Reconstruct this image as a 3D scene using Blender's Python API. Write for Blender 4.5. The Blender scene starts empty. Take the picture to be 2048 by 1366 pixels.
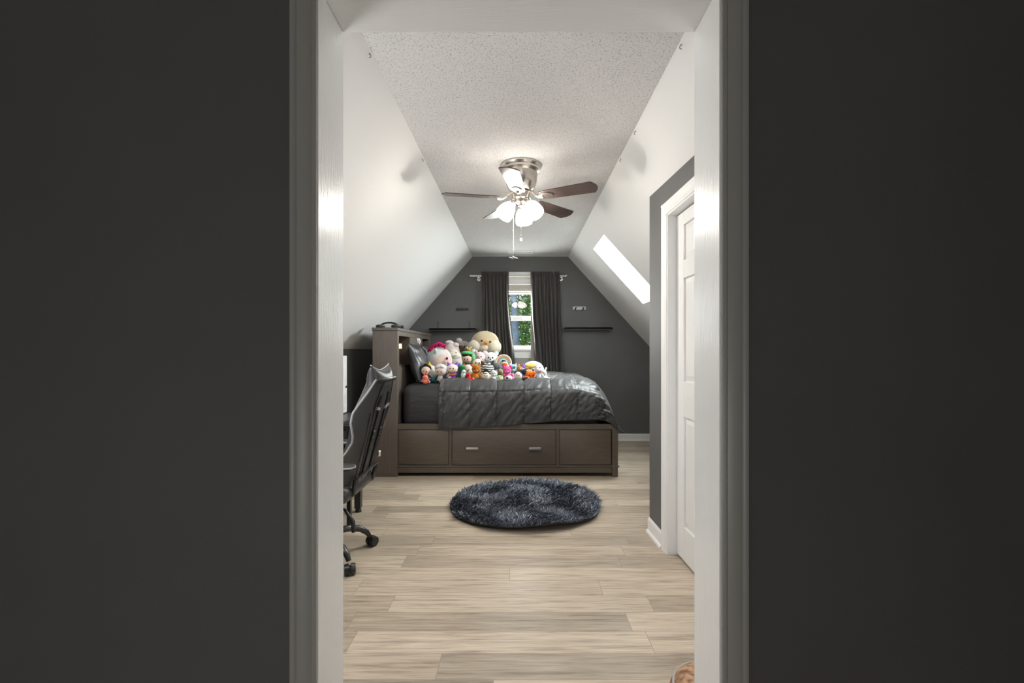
import bpy, bmesh, math, random
from mathutils import Vector, Matrix, noise, Euler

random.seed(7)
S = bpy.context.scene
COL = S.collection
R = math.radians
PI = math.pi

# ------------------------------------------------------------------ camera
F_PX = 910.0                       # focal length in pixels of the 2048 px wide frame
VPX, VPY = 1038.0, 702.0           # where the depth lines meet
CAM_H = 1.19
cam_d = bpy.data.cameras.new('camera')
cam_d.sensor_width = 36.0
cam_d.lens = F_PX / 2048 * 36.0
cam_d.shift_x = -(VPX - 1024) / 2048
cam_d.shift_y = (VPY - 683) / 2048
cam_d.clip_start = 0.02
cam = bpy.data.objects.new('camera', cam_d)
cam.location = (0, 0, CAM_H)
cam.rotation_euler = (PI / 2, 0, 0)
COL.objects.link(cam)
S.camera = cam

# ------------------------------------------------------------------ exposure
S.view_settings.view_transform = 'Standard'
S.view_settings.look = 'None'
S.view_settings.gamma = 1.0
S.view_settings.use_curve_mapping = False
S.view_settings.exposure = 0.22

# ------------------------------------------------------------------ sky
W = bpy.data.worlds.new('sky')
S.world = W
W.use_nodes = True
wn = W.node_tree.nodes
bg = wn['Background']
bg.inputs[0].default_value = (0.80, 0.90, 1.0, 1)
bg.inputs[1].default_value = 1.6


def lamp(name, kind, loc, power, color=(1, 1, 1), aim=None, **kw):
    d = bpy.data.lights.new(name, kind)
    d.energy = power
    d.color = color
    for k, v in kw.items():
        setattr(d, k, v)
    o = bpy.data.objects.new(name, d)
    o.location = loc
    if aim is not None:
        o.rotation_euler = (Vector(aim) - Vector(loc)).to_track_quat('-Z', 'Y').to_euler()
    COL.objects.link(o)
    return o


# sun behind the house: lights the trees outside
lamp('sun', 'SUN', (-3, -6, 9), 7.0, (1.0, 0.95, 0.86), aim=(0.4, 6, 0.5), angle=R(1.0))
# daylight in the skylight shaft and in the window
lamp('skylight_daylight', 'AREA', (1.42, 4.565, 2.38), 95, (0.96, 0.98, 1.0), aim=(1.06, 4.565, 1.985),
     shape='RECTANGLE', size=0.60, size_y=0.80)
lamp('window_daylight', 'AREA', (0.02, 6.16, 1.70), 60, (1.0, 0.99, 0.97), aim=(0.02, 0, 1.2),
     shape='RECTANGLE', size=0.74, size_y=0.85)
# unseen fill light added to the hall, low behind the camera
lamp('hall_fill', 'POINT', (-0.60, -1.25, 0.50), 26, (1.0, 1.0, 0.97), shadow_soft_size=0.25)
# fill lights added inside the doorway, out of view and without fixtures
lamp('bedroom_fill', 'AREA', (0.0, 1.60, 2.41), 2, (1.0, 1.0, 1.0), aim=(0, 2.4, 0),
     shape='DISK', size=0.4)
lamp('doorway_fill', 'POINT', (-1.30, 1.85, 1.30), 26, (1.0, 1.0, 1.0), shadow_soft_size=0.2)  # unseen fill added left of the doorway
lamp('doorway_fill', 'POINT', (0.76, 1.50, 0.80), 5, (1.0, 1.0, 1.0), shadow_soft_size=0.1)  # weaker unseen fill added on the right

FAN_POWER = 20.0                   # emission strength of each frosted lamp shade

# ------------------------------------------------------------------ room numbers (metres)
Y_HALL, Y_IN = 1.051, 1.198        # doorway wall, hall face and bedroom face
Y_BACK = 6.03
Z_CEIL = 2.44
XL_C, XR_C = -0.616, 0.649         # edges of the flat ceiling
XL_K, XR_K = -1.690, 1.765         # knee walls
Z_K = 1.21
BED_Z = 0.893                      # top of the made bed
SLOPE_R = (Z_CEIL - Z_K) / (XR_K - XR_C)


def slope_z(x):
    return Z_CEIL - (x - XR_C) * SLOPE_R


def at(px, py, d):
    """point of the room seen at a pixel of the photograph, at distance d from the camera plane"""
    return Vector(((px - VPX) / F_PX * d, d, CAM_H - (py - VPY) / F_PX * d))


# ------------------------------------------------------------------ materials
MATS = {}


def srgb(r, g, b):
    def f(c):
        c /= 255.0
        return c / 12.92 if c <= 0.04045 else ((c + 0.055) / 1.055) ** 2.4
    return (f(r), f(g), f(b), 1)


def mat(name, col, rough=0.5, metal=0.0, bump=0.0, bscale=60.0, var=0.0, vscale=6.0, coat=0.0, sheen=0.0,
        spec=None, stretch=None, emit=None, estr=0.0, alpha=None, trans=0.0):
    if name in MATS:
        return MATS[name]
    m = bpy.data.materials.new(name)
    m.use_nodes = True
    nt = m.node_tree
    b = nt.nodes['Principled BSDF']
    c = col if len(col) == 4 else (*col, 1)
    b.inputs['Base Color'].default_value = c
    b.inputs['Roughness'].default_value = rough
    b.inputs['Metallic'].default_value = metal
    if coat:
        b.inputs['Coat Weight'].default_value = coat
        b.inputs['Coat Roughness'].default_value = 0.12
    if sheen:
        b.inputs['Sheen Weight'].default_value = sheen
        b.inputs['Sheen Roughness'].default_value = 0.4
    if spec is not None:
        b.inputs['Specular IOR Level'].default_value = spec
    if emit is not None:
        b.inputs['Emission Color'].default_value = emit if len(emit) == 4 else (*emit, 1)
        b.inputs['Emission Strength'].default_value = estr
    if trans:
        b.inputs['Transmission Weight'].default_value = trans
    need = bump or var
    if need:
        tc = nt.nodes.new('ShaderNodeTexCoord')
        mp = nt.nodes.new('ShaderNodeMapping')
        nt.links.new(tc.outputs['Object'], mp.inputs['Vector'])
        if stretch:
            mp.inputs['Scale'].default_value = stretch
        if var:
            n = nt.nodes.new('ShaderNodeTexNoise')
            n.inputs['Scale'].default_value = vscale
            n.inputs['Detail'].default_value = 5
            nt.links.new(mp.outputs['Vector'], n.inputs['Vector'])
            mx = nt.nodes.new('ShaderNodeMix')
            mx.data_type = 'RGBA'
            lo = tuple(max(0, x * (1 - var)) for x in c[:3]) + (1,)
            hi = tuple(min(1, x * (1 + var)) for x in c[:3]) + (1,)
            mx.inputs[6].default_value = lo
            mx.inputs[7].default_value = hi
            mr = nt.nodes.new('ShaderNodeMapRange')
            mr.inputs[1].default_value = 0.3
            mr.inputs[2].default_value = 0.7
            nt.links.new(n.outputs['Fac'], mr.inputs['Value'])
            nt.links.new(mr.outputs['Result'], mx.inputs[0])
            nt.links.new(mx.outputs[2], b.inputs['Base Color'])
        if bump:
            n2 = nt.nodes.new('ShaderNodeTexNoise')
            n2.inputs['Scale'].default_value = bscale
            n2.inputs['Detail'].default_value = 4
            nt.links.new(mp.outputs['Vector'], n2.inputs['Vector'])
            bp = nt.nodes.new('ShaderNodeBump')
            bp.inputs['Strength'].default_value = bump
            bp.inputs['Distance'].default_value = 0.01
            nt.links.new(n2.outputs['Fac'], bp.inputs['Height'])
            nt.links.new(bp.outputs['Normal'], b.inputs['Normal'])
    MATS[name] = m
    return m


M_DARK = mat('charcoal wall paint', (0.128, 0.127, 0.125), 0.55, bump=0.10, bscale=160, var=0.05, vscale=2.5, spec=0.3)
M_WHITE = mat('white wall paint', (0.80, 0.795, 0.785), 0.6, bump=0.05, bscale=130, spec=0.25)
M_TRIM = mat('glossy white trim paint', (0.90, 0.90, 0.89), 0.30, bump=0.12, bscale=18, stretch=(14, 14, 1.0), coat=0.15)
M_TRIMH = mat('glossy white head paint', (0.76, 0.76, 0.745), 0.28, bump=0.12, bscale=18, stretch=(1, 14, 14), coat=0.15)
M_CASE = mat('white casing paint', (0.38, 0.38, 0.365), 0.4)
M_DOOR = mat('white door paint', (0.82, 0.82, 0.81), 0.35)
M_WINW = mat('white window vinyl', (0.86, 0.86, 0.85), 0.35)
M_STEEL = mat('brushed nickel', (0.62, 0.58, 0.53), 0.26, metal=1.0)
M_SILVER = mat('polished silver', (0.85, 0.84, 0.82), 0.2, metal=1.0)
M_BLADE = mat('dark walnut blade', (0.075, 0.047, 0.040), 0.42, var=0.35, vscale=5, stretch=(2, 30, 10), coat=0.25)
M_BLACK = mat('black plastic', (0.018, 0.018, 0.019), 0.35)
M_BLACKM = mat('black metal', (0.014, 0.014, 0.016), 0.3, metal=0.0, coat=0.3)
M_RODW = mat('satin white metal', (0.72, 0.70, 0.66), 0.3, metal=0.3)
M_PLATE = mat('satin silver plate', (0.62, 0.62, 0.62), 0.45)
M_SLAT = mat('cream blind slat', (0.62, 0.58, 0.52), 0.5)
M_GREYM = mat('grey metal hook', (0.25, 0.25, 0.25), 0.4, metal=0.8)
M_LEATHER = mat('black chair leather', (0.045, 0.045, 0.046), 0.36, bump=0.12, bscale=220)
M_PIPING = mat('grey chair piping', (0.30, 0.30, 0.295), 0.45)
M_BEDW = mat('dark stained bed wood', (0.100, 0.080, 0.062), 0.42, bump=0.05, bscale=30, stretch=(1, 1, 14), var=0.14, vscale=9)
M_BEDV = mat('dark stained headboard wood', (0.130, 0.108, 0.090), 0.42, bump=0.05, bscale=30, stretch=(12, 12, 1), var=0.14, vscale=7)
M_COMF = mat('black comforter satin', (0.046, 0.046, 0.047), 0.50, bump=0.04, bscale=80, sheen=0.15)
M_SHEET = mat('black bed sheet', (0.028, 0.028, 0.029), 0.45, bump=0.5, bscale=5, stretch=(1.2, 1, 4))
M_PILLOW = mat('black pillow satin', (0.032, 0.033, 0.036), 0.36, bump=0.22, bscale=9)
M_CURT = mat('charcoal curtain cloth', (0.060, 0.054, 0.050), 0.75, sheen=0.2, bump=0.05, bscale=300)
M_LINING = mat('pale curtain lining', (0.36, 0.35, 0.33), 0.8)
M_RUGB = mat('dark rug backing', (0.02, 0.02, 0.022), 0.9)
M_DESK = mat('black desk top', (0.05, 0.05, 0.05), 0.35)
M_PCW = mat('white pc case', (0.78, 0.78, 0.77), 0.3)
M_WOVEN = None
M_BULB = mat('frosted lamp glass', (0.95, 0.93, 0.88), 0.4, emit=(1.0, 0.93, 0.84), estr=FAN_POWER)
M_MINI = mat('glowing small lamp shade', (0.9, 0.7, 0.45), 0.6, emit=(1.0, 0.68, 0.34), estr=1.6)
M_TRUNK = mat('grey bark', (0.055, 0.075, 0.105), 0.9, bump=0.5, bscale=12, var=0.4, vscale=6)
M_LEAF_A = mat('sunlit green leaf', (0.17, 0.27, 0.05), 0.5, var=0.6, vscale=3)
M_LEAF_B = mat('deep green leaf', (0.05, 0.13, 0.045), 0.5, var=0.5, vscale=3)
M_GROUND = mat('grass ground', (0.08, 0.14, 0.04), 0.9)


def glass_mat():
    m = bpy.data.materials.new('window glass')
    m.use_nodes = True
    nt = m.node_tree
    nt.nodes.clear()
    o = nt.nodes.new('ShaderNodeOutputMaterial')
    t = nt.nodes.new('ShaderNodeBsdfTransparent')
    t.inputs[0].default_value = (0.95, 0.98, 0.97, 1)
    g = nt.nodes.new('ShaderNodeBsdfGlossy')
    g.inputs['Roughness'].default_value = 0.02
    f = nt.nodes.new('ShaderNodeFresnel')
    f.inputs['IOR'].default_value = 1.5
    mx = nt.nodes.new('ShaderNodeMixShader')
    geo = nt.nodes.new('ShaderNodeNewGeometry')
    inv = nt.nodes.new('ShaderNodeMath')
    inv.operation = 'SUBTRACT'
    inv.inputs[0].default_value = 1.0
    nt.links.new(geo.outputs['Backfacing'], inv.inputs[1])
    mul = nt.nodes.new('ShaderNodeMath')
    mul.operation = 'MULTIPLY'
    nt.links.new(f.outputs[0], mul.inputs[0])
    nt.links.new(inv.outputs[0], mul.inputs[1])
    nt.links.new(mul.outputs[0], mx.inputs[0])
    nt.links.new(t.outputs[0], mx.inputs[1])
    nt.links.new(g.outputs[0], mx.inputs[2])
    nt.links.new(mx.outputs[0], o.inputs[0])
    return m


M_GLASS = glass_mat()


def floor_mat():
    m = bpy.data.materials.new('oak vinyl planks')
    m.use_nodes = True
    nt = m.node_tree
    L = nt.links.new
    b = nt.nodes['Principled BSDF']
    tc = nt.nodes.new('ShaderNodeTexCoord')
    mp = nt.nodes.new('ShaderNodeMapping')
    mp.inputs['Location'].default_value = (0.30, -1.648 + 0.142 * 20, 0)
    L(tc.outputs['Object'], mp.inputs['Vector'])
    br = nt.nodes.new('ShaderNodeTexBrick')
    br.offset = 0.0
    br.offset_frequency = 2
    br.squash = 1.0
    br.inputs['Scale'].default_value = 1.0
    br.inputs['Brick Width'].default_value = 1.22
    br.inputs['Row Height'].default_value = 0.142
    br.inputs['Mortar Size'].default_value = 0.0012
    br.inputs['Mortar Smooth'].default_value = 0.2
    br.inputs['Bias'].default_value = 0.0
    br.inputs['Color1'].default_value = (0, 0, 0, 1)
    br.inputs['Color2'].default_value = (1, 1, 1, 1)
    br.inputs['Mortar'].default_value = (0.5, 0.5, 0.5, 1)
    # every row of planks starts at its own place
    sx_ = nt.nodes.new('ShaderNodeSeparateXYZ')
    L(mp.outputs['Vector'], sx_.inputs[0])
    dv = nt.nodes.new('ShaderNodeMath')
    dv.operation = 'DIVIDE'
    dv.inputs[1].default_value = 0.142
    L(sx_.outputs['Y'], dv.inputs[0])
    fl_ = nt.nodes.new('ShaderNodeMath')
    fl_.operation = 'FLOOR'
    L(dv.outputs[0], fl_.inputs[0])
    wn_ = nt.nodes.new('ShaderNodeTexWhiteNoise')
    wn_.noise_dimensions = '1D'
    L(fl_.outputs[0], wn_.inputs['W'])
    ma_ = nt.nodes.new('ShaderNodeMath')
    ma_.operation = 'MULTIPLY_ADD'
    ma_.inputs[1].default_value = 1.22
    L(wn_.outputs['Value'], ma_.inputs[0])
    L(sx_.outputs['X'], ma_.inputs[2])
    cb_ = nt.nodes.new('ShaderNodeCombineXYZ')
    L(ma_.outputs[0], cb_.inputs['X'])
    L(sx_.outputs['Y'], cb_.inputs['Y'])
    L(cb_.outputs[0], br.inputs['Vector'])
    # grain: stretched along the plank, shifted from plank to plank
    sh = nt.nodes.new('ShaderNodeVectorMath')
    sh.operation = 'MULTIPLY_ADD'
    sh.inputs[1].default_value = (3.7, 9.1, 5.0)
    L(br.outputs['Color'], sh.inputs[0])
    L(mp.outputs['Vector'], sh.inputs[2])
    sc = nt.nodes.new('ShaderNodeMapping')
    sc.inputs['Scale'].default_value = (1.6, 26, 1)
    L(sh.outputs[0], sc.inputs['Vector'])
    n1 = nt.nodes.new('ShaderNodeTexNoise')
    n1.inputs['Scale'].default_value = 1.6
    n1.inputs['Detail'].default_value = 8
    n1.inputs['Roughness'].default_value = 0.65
    n1.inputs['Distortion'].default_value = 0.6
    L(sc.outputs['Vector'], n1.inputs['Vector'])
    sc2 = nt.nodes.new('ShaderNodeMapping')
    sc2.inputs['Scale'].default_value = (7, 160, 1)
    L(sh.outputs[0], sc2.inputs['Vector'])
    n2 = nt.nodes.new('ShaderNodeTexNoise')
    n2.inputs['Scale'].default_value = 1.0
    n2.inputs['Detail'].default_value = 4
    L(sc2.outputs['Vector'], n2.inputs['Vector'])
    rp = nt.nodes.new('ShaderNodeValToRGB')
    e = rp.color_ramp.elements
    e[0].position, e[0].color = 0.33, (0.20, 0.155, 0.118, 1)
    e[1].position, e[1].color = 0.70, (0.66, 0.575, 0.465, 1)
    x = e.new(0.5)
    x.color = (0.49, 0.405, 0.315, 1)
    ad = nt.nodes.new('ShaderNodeMath')
    ad.operation = 'MULTIPLY_ADD'
    ad.inputs[1].default_value = 0.45
    L(n2.outputs['Fac'], ad.inputs[0])
    m2 = nt.nodes.new('ShaderNodeMath')
    m2.operation = 'MULTIPLY'
    m2.inputs[1].default_value = 0.60
    L(n1.outputs['Fac'], m2.inputs[0])
    L(m2.outputs[0], ad.inputs[2])
    L(ad.outputs[0], rp.inputs['Fac'])
    # plank to plank tone
    tone = nt.nodes.new('ShaderNodeValToRGB')
    t = tone.color_ramp.elements
    t[0].position, t[0].color = 0.0, (0.66, 0.645, 0.625, 1)
    t[1].position, t[1].color = 1.0, (1.10, 1.10, 1.08, 1)
    L(br.outputs['Color'], tone.inputs['Fac'])
    mu = nt.nodes.new('ShaderNodeMix')
    mu.data_type = 'RGBA'
    mu.blend_type = 'MULTIPLY'
    mu.inputs[0].default_value = 1.0
    L(rp.outputs['Color'], mu.inputs[6])
    L(tone.outputs['Color'], mu.inputs[7])
    gr = nt.nodes.new('ShaderNodeMix')
    gr.data_type = 'RGBA'
    L(br.outputs['Fac'], gr.inputs[0])
    L(mu.outputs[2], gr.inputs[6])
    gr.inputs[7].default_value = (0.26, 0.20, 0.15, 1)
    L(gr.outputs[2], b.inputs['Base Color'])
    b.inputs['Roughness'].default_value = 0.38
    b.inputs['Specular IOR Level'].default_value = 0.5
    bp = nt.nodes.new('ShaderNodeBump')
    bp.inputs['Strength'].default_value = 0.10
    bp.inputs['Distance'].default_value = 0.004
    L(n2.outputs['Fac'], bp.inputs['Height'])
    L(bp.outputs['Normal'], b.inputs['Normal'])
    return m


def popcorn_mat():
    m = bpy.data.materials.new('popcorn ceiling texture')
    m.use_nodes = True
    nt = m.node_tree
    L = nt.links.new
    b = nt.nodes['Principled BSDF']
    b.inputs['Roughness'].default_value = 0.95
    b.inputs['Specular IOR Level'].default_value = 0.05
    tc = nt.nodes.new('ShaderNodeTexCoord')
    n = nt.nodes.new('ShaderNodeTexNoise')
    n.inputs['Scale'].default_value = 130
    n.inputs['Detail'].default_value = 3
    L(tc.outputs['Object'], n.inputs['Vector'])
    rp = nt.nodes.new('ShaderNodeValToRGB')
    e = rp.color_ramp.elements
    e[0].position, e[0].color = 0.33, (0.46, 0.45, 0.44, 1)
    e[1].position, e[1].color = 0.46, (0.74, 0.73, 0.72, 1)
    L(n.outputs['Fac'], rp.inputs['Fac'])
    L(rp.outputs['Color'], b.inputs['Base Color'])
    bp = nt.nodes.new('ShaderNodeBump')
    bp.inputs['Strength'].default_value = 0.6
    bp.inputs['Distance'].default_value = 0.006
    L(n.outputs['Fac'], bp.inputs['Height'])
    L(bp.outputs['Normal'], b.inputs['Normal'])
    return m


M_FLOOR = floor_mat()
M_POP = popcorn_mat()


def woven_mat():
    m = bpy.data.materials.new('tan woven rattan')
    m.use_nodes = True
    nt = m.node_tree
    L = nt.links.new
    b = nt.nodes['Principled BSDF']
    tc = nt.nodes.new('ShaderNodeTexCoord')
    n = nt.nodes.new('ShaderNodeTexNoise')
    n.inputs['Scale'].default_value = 40
    mp = nt.nodes.new('ShaderNodeMapping')
    mp.inputs['Scale'].default_value = (1, 1, 4)
    L(tc.outputs['Object'], mp.inputs['Vector'])
    L(mp.outputs['Vector'], n.inputs['Vector'])
    rp = nt.nodes.new('ShaderNodeValToRGB')
    e = rp.color_ramp.elements
    e[0].position, e[0].color = 0.35, (0.17, 0.075, 0.035, 1)
    e[1].position, e[1].color = 0.65, (0.46, 0.27, 0.15, 1)
    L(n.outputs['Fac'], rp.inputs['Fac'])
    L(rp.outputs['Color'], b.inputs['Base Color'])
    b.inputs['Roughness'].default_value = 0.7
    return m


M_WOVEN = woven_mat()


def zebra_mat():
    m = bpy.data.materials.new('black and white striped plush')
    m.use_nodes = True
    nt = m.node_tree
    L = nt.links.new
    b = nt.nodes['Principled BSDF']
    tc = nt.nodes.new('ShaderNodeTexCoord')
    w = nt.nodes.new('ShaderNodeTexWave')
    w.bands_direction = 'Z'
    w.inputs['Scale'].default_value = 14
    w.inputs['Distortion'].default_value = 2.5
    L(tc.outputs['Object'], w.inputs['Vector'])
    rp = nt.nodes.new('ShaderNodeValToRGB')
    rp.color_ramp.interpolation = 'CONSTANT'
    e = rp.color_ramp.elements
    e[0].position, e[0].color = 0.0, (0.02, 0.02, 0.02, 1)
    e[1].position, e[1].color = 0.5, (0.75, 0.75, 0.72, 1)
    L(w.outputs['Fac'], rp.inputs['Fac'])
    L(rp.outputs['Color'], b.inputs['Base Color'])
    b.inputs['Roughness'].default_value = 0.9
    return m


def pastel_mat():
    m = bpy.data.materials.new('pastel tie dye plush')
    m.use_nodes = True
    nt = m.node_tree
    L = nt.links.new
    b = nt.nodes['Principled BSDF']
    tc = nt.nodes.new('ShaderNodeTexCoord')
    n = nt.nodes.new('ShaderNodeTexNoise')
    n.inputs['Scale'].default_value = 7
    n.inputs['Detail'].default_value = 1
    L(tc.outputs['Object'], n.inputs['Vector'])
    rp = nt.nodes.new('ShaderNodeValToRGB')
    e = rp.color_ramp.elements
    e[0].position, e[0].color = 0.34, (0.45, 0.64, 0.72, 1)
    e[1].position, e[1].color = 0.68, (0.80, 0.67, 0.48, 1)
    for p, c in ((0.42, (0.72, 0.74, 0.71, 1)), (0.50, (0.72, 0.69, 0.64, 1)), (0.60, (0.79, 0.52, 0.53, 1))):
        k = e.new(p)
        k.color = c
    L(n.outputs['Fac'], rp.inputs['Fac'])
    L(rp.outputs['Color'], b.inputs['Base Color'])
    b.inputs['Roughness'].default_value = 0.9
    return m


M_ZEBRA = zebra_mat()
M_PASTEL = pastel_mat()


def fuzz(rgb):
    key = 'plush %d %d %d' % rgb
    c = srgb(*rgb)
    return mat(key, (c[0] * 0.86, c[1] * 0.86, c[2] * 0.86, 1), 0.9, bump=0.35, bscale=120, sheen=0.3, spec=0.1)


# ------------------------------------------------------------------ object helpers
def obj(name, me, material=None, parent=None, loc=None, smooth=False):
    o = bpy.data.objects.new(name, me)
    COL.objects.link(o)
    if material is not None and not me.materials:
        me.materials.append(material)
    if parent is not None:
        o.parent = parent
    if loc is not None:
        o.location = loc
    if smooth:
        for p in me.polygons:
            p.use_smooth = True
    return o


def tag(o, label, cat=None, group=None, kind=None):
    o['label'] = label
    if cat:
        o['category'] = cat
    if group:
        o['group'] = group
    if kind:
        o['kind'] = kind
    return o


def thing(name, label, cat, loc=(0, 0, 0), rz=0.0, group=None):
    o = bpy.data.objects.new(name, None)
    o.empty_display_size = 0.05
    COL.objects.link(o)
    o.location = loc
    o.rotation_euler = (0, 0, rz)
    return tag(o, label, cat, group)


class MB:
    """collects shapes of one mesh"""

    def __init__(self):
        self.bm = bmesh.new()

    def _xf(self, verts, M):
        if M is not None:
            bmesh.ops.transform(self.bm, matrix=M, verts=verts)

    def box(self, x0, x1, y0, y1, z0, z1, bev=0.0, seg=2, M=None):
        g = bmesh.ops.create_cube(self.bm, size=1.0)
        vs = g['verts']
        bmesh.ops.transform(self.bm, verts=vs, matrix=Matrix.Translation(((x0 + x1) / 2, (y0 + y1) / 2, (z0 + z1) / 2)) @
                            Matrix.Diagonal((x1 - x0, y1 - y0, z1 - z0, 1)))
        if bev:
            es = list({e for v in vs for e in v.link_edges})
            r = bmesh.ops.bevel(self.bm, geom=es, offset=bev, segments=seg, affect='EDGES', profile=0.5)
            vs = list({v for f in r['faces'] for v in f.verts} | {v for v in vs if v.is_valid})
        self._xf(vs, M)
        return self

    def ell(self, c, r, M=None, u=20, v=12, p=1.0):
        g = bmesh.ops.create_uvsphere(self.bm, u_segments=u, v_segments=v, radius=1.0)
        vs = g['verts']
        for q in vs:
            if p != 1.0:      # pear: wider below
                k = 1.0 + (p - 1.0) * (-q.co.z)
                q.co.x *= k
                q.co.y *= k
            q.co = Vector((q.co.x * r[0], q.co.y * r[1], q.co.z * r[2]))
        self._xf(vs, M)
        bmesh.ops.translate(self.bm, verts=vs, vec=c)
        return self

    def cyl(self, a, b, r0, r1=None, n=20, caps=True):
        a, b = Vector(a), Vector(b)
        r1 = r0 if r1 is None else r1
        d = b - a
        q = d.to_track_quat('Z', 'Y').to_matrix().to_4x4()
        bmesh.ops.create_cone(self.bm, cap_ends=caps, segments=n, radius1=r0, radius2=r1, depth=d.length,
                              matrix=Matrix.Translation((a + b) / 2) @ q)
        return self

    def tube(self, pts, r, n=8, close=False):
        pts = [Vector(p) for p in pts]
        rr = r if isinstance(r, (list, tuple)) else [r] * len(pts)
        rings = []
        up = Vector((0, 0, 1))
        prev = None
        for i, p in enumerate(pts):
            if close:
                t = pts[(i + 1) % len(pts)] - pts[i - 1]
            else:
                t = pts[min(i + 1, len(pts) - 1)] - pts[max(i - 1, 0)]
            t.normalize()
            if prev is None:
                ref = up if abs(t.z) < 0.9 else Vector((1, 0, 0))
                nrm = t.cross(ref).normalized()
            else:
                nrm = (prev - t * prev.dot(t)).normalized()
            prev = nrm
            bi = t.cross(nrm)
            rings.append([self.bm.verts.new(p + (nrm * math.cos(2 * PI * k / n) + bi * math.sin(2 * PI * k / n)) * rr[i])
                          for k in range(n)])
        m = len(rings)
        for i in range(m if close else m - 1):
            a, b = rings[i], rings[(i + 1) % m]
            for k in range(n):
                self.bm.faces.new((a[k], a[(k + 1) % n], b[(k + 1) % n], b[k]))
        if not close:
            self.bm.faces.new(rings[0][::-1])
            self.bm.faces.new(rings[-1])
        return self

    def lathe(self, prof, n=32, M=None, caps=True):
        rings = []
        allv = []
        for (r, z) in prof:
            ring = [self.bm.verts.new((r * math.cos(2 * PI * k / n), r * math.sin(2 * PI * k / n), z)) for k in range(n)]
            rings.append(ring)
            allv += ring
        for a, b in zip(rings, rings[1:]):
            for k in range(n):
                self.bm.faces.new((a[k], a[(k + 1) % n], b[(k + 1) % n], b[k]))
        if caps:
            self.bm.faces.new(rings[0][::-1])
            self.bm.faces.new(rings[-1])
        self._xf(allv, M)
        return self

    def prism(self, poly, axis, a, b, M=None):
        """2D polygon extruded along an axis; poly coords are the other two axes in order"""
        def p3(u, v, w):
            return {'x': (w, u, v), 'y': (u, w, v), 'z': (u, v, w)}[axis]
        A = [self.bm.verts.new(p3(u, v, a)) for u, v in poly]
        B = [self.bm.verts.new(p3(u, v, b)) for u, v in poly]
        n = len(poly)
        self.bm.faces.new(A)
        self.bm.faces.new(B[::-1])
        for i in range(n):
            self.bm.faces.new((A[i], B[i], B[(i + 1) % n], A[(i + 1) % n]))
        self._xf(A + B, M)
        return self

    def grid(self, fn, nu, nv):
        vs = [[self.bm.verts.new(fn(i / nu, j / nv)) for j in range(nv + 1)] for i in range(nu + 1)]
        for i in range(nu):
            for j in range(nv):
                self.bm.faces.new((vs[i][j], vs[i + 1][j], vs[i + 1][j + 1], vs[i][j + 1]))
        return self

    def mesh(self, name):
        bmesh.ops.recalc_face_normals(self.bm, faces=self.bm.faces[:])
        me = bpy.data.meshes.new(name)
        self.bm.to_mesh(me)
        self.bm.free()
        return me

    def build(self, name, material, parent=None, smooth=False, bevel=0.0, solid=0.0, subsurf=0, angle=40):
        me = self.mesh(name)
        o = obj(name, me, material, parent, smooth=False)
        if smooth:
            me.shade_smooth() if hasattr(me, 'shade_smooth') else None
            for p in me.polygons:
                p.use_smooth = True
            try:
                me.set_sharp_from_angle(angle=R(angle))
            except Exception:
                pass
        if solid:
            s = o.modifiers.new('solid', 'SOLIDIFY')
            s.thickness = solid
            s.offset = 0
        if bevel:
            b = o.modifiers.new('bevel', 'BEVEL')
            b.width = bevel
            b.segments = 2
            b.limit_method = 'ANGLE'
            b.angle_limit = R(50)
        if subsurf:
            s = o.modifiers.new('sub', 'SUBSURF')
            s.levels = s.render_levels = subsurf
        return o


def structure(o, label, cat):
    return tag(o, label, cat, kind='structure')


# ================================================================== SETTING
m = MB().box(-2.0, 2.0, -1.7, 6.3, -0.12, 0.0)
structure(m.build('floor', M_FLOOR), 'pale oak vinyl plank floor running across the bedroom and hall', 'floor')

# doorway wall
OPX0, OPX1, OPZ = -0.463, 0.462, 2.03
JT = 0.019
m = MB()
m.box(-2.0, OPX0 - JT, Y_HALL, Y_IN, 0, 2.6)
m.box(OPX1 + JT, 2.0, Y_HALL, Y_IN, 0, 2.6)
m.box(OPX0 - JT, OPX1 + JT, Y_HALL, Y_IN, OPZ + JT, 2.6)
structure(m.build('wall_front', M_DARK), 'charcoal painted hall wall around the white doorway in front', 'wall')

# hall shell behind the camera
m = MB().box(-2.0, 2.0, -1.8, -1.7, 0, 2.6)
structure(m.build('wall_hall', M_DARK), 'charcoal hall wall behind the viewer', 'wall')
m = MB().box(-2.1, -2.0, -1.8, Y_IN, 0, 2.6)
structure(m.build('wall_hall_left', M_DARK), 'charcoal wall at the left end of the hall', 'wall')
m = MB().box(2.0, 2.1, -1.8, Y_IN, 0, 2.6)
structure(m.build('wall_hall_right', M_DARK), 'charcoal wall at the right end of the hall', 'wall')
m = MB().box(-2.1, 2.1, -1.8, Y_IN, 2.44, 2.6)
structure(m.build('ceiling_hall', M_WHITE), 'white hall ceiling above the viewer', 'ceiling')

# doorway jambs and casings
m = MB().box(OPX0 - JT, OPX0, Y_HALL - 0.002, Y_IN + 0.002, 0, OPZ + JT, 0.0015, 1)
structure(m.build('trim_1', M_TRIM), 'white painted left jamb of the doorway', 'door jamb')
m = MB().box(OPX1, OPX1 + JT, Y_HALL - 0.002, Y_IN + 0.002, 0, OPZ + JT, 0.0015, 1)
structure(m.build('trim_2', M_TRIM), 'white painted right jamb of the doorway', 'door jamb')
m = MB().box(OPX0, OPX1, Y_HALL - 0.002, Y_IN + 0.002, OPZ, OPZ + JT, 0.0015, 1)
structure(m.build('trim_3', M_TRIMH), 'white painted head jamb across the top of the doorway', 'door jamb')

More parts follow.
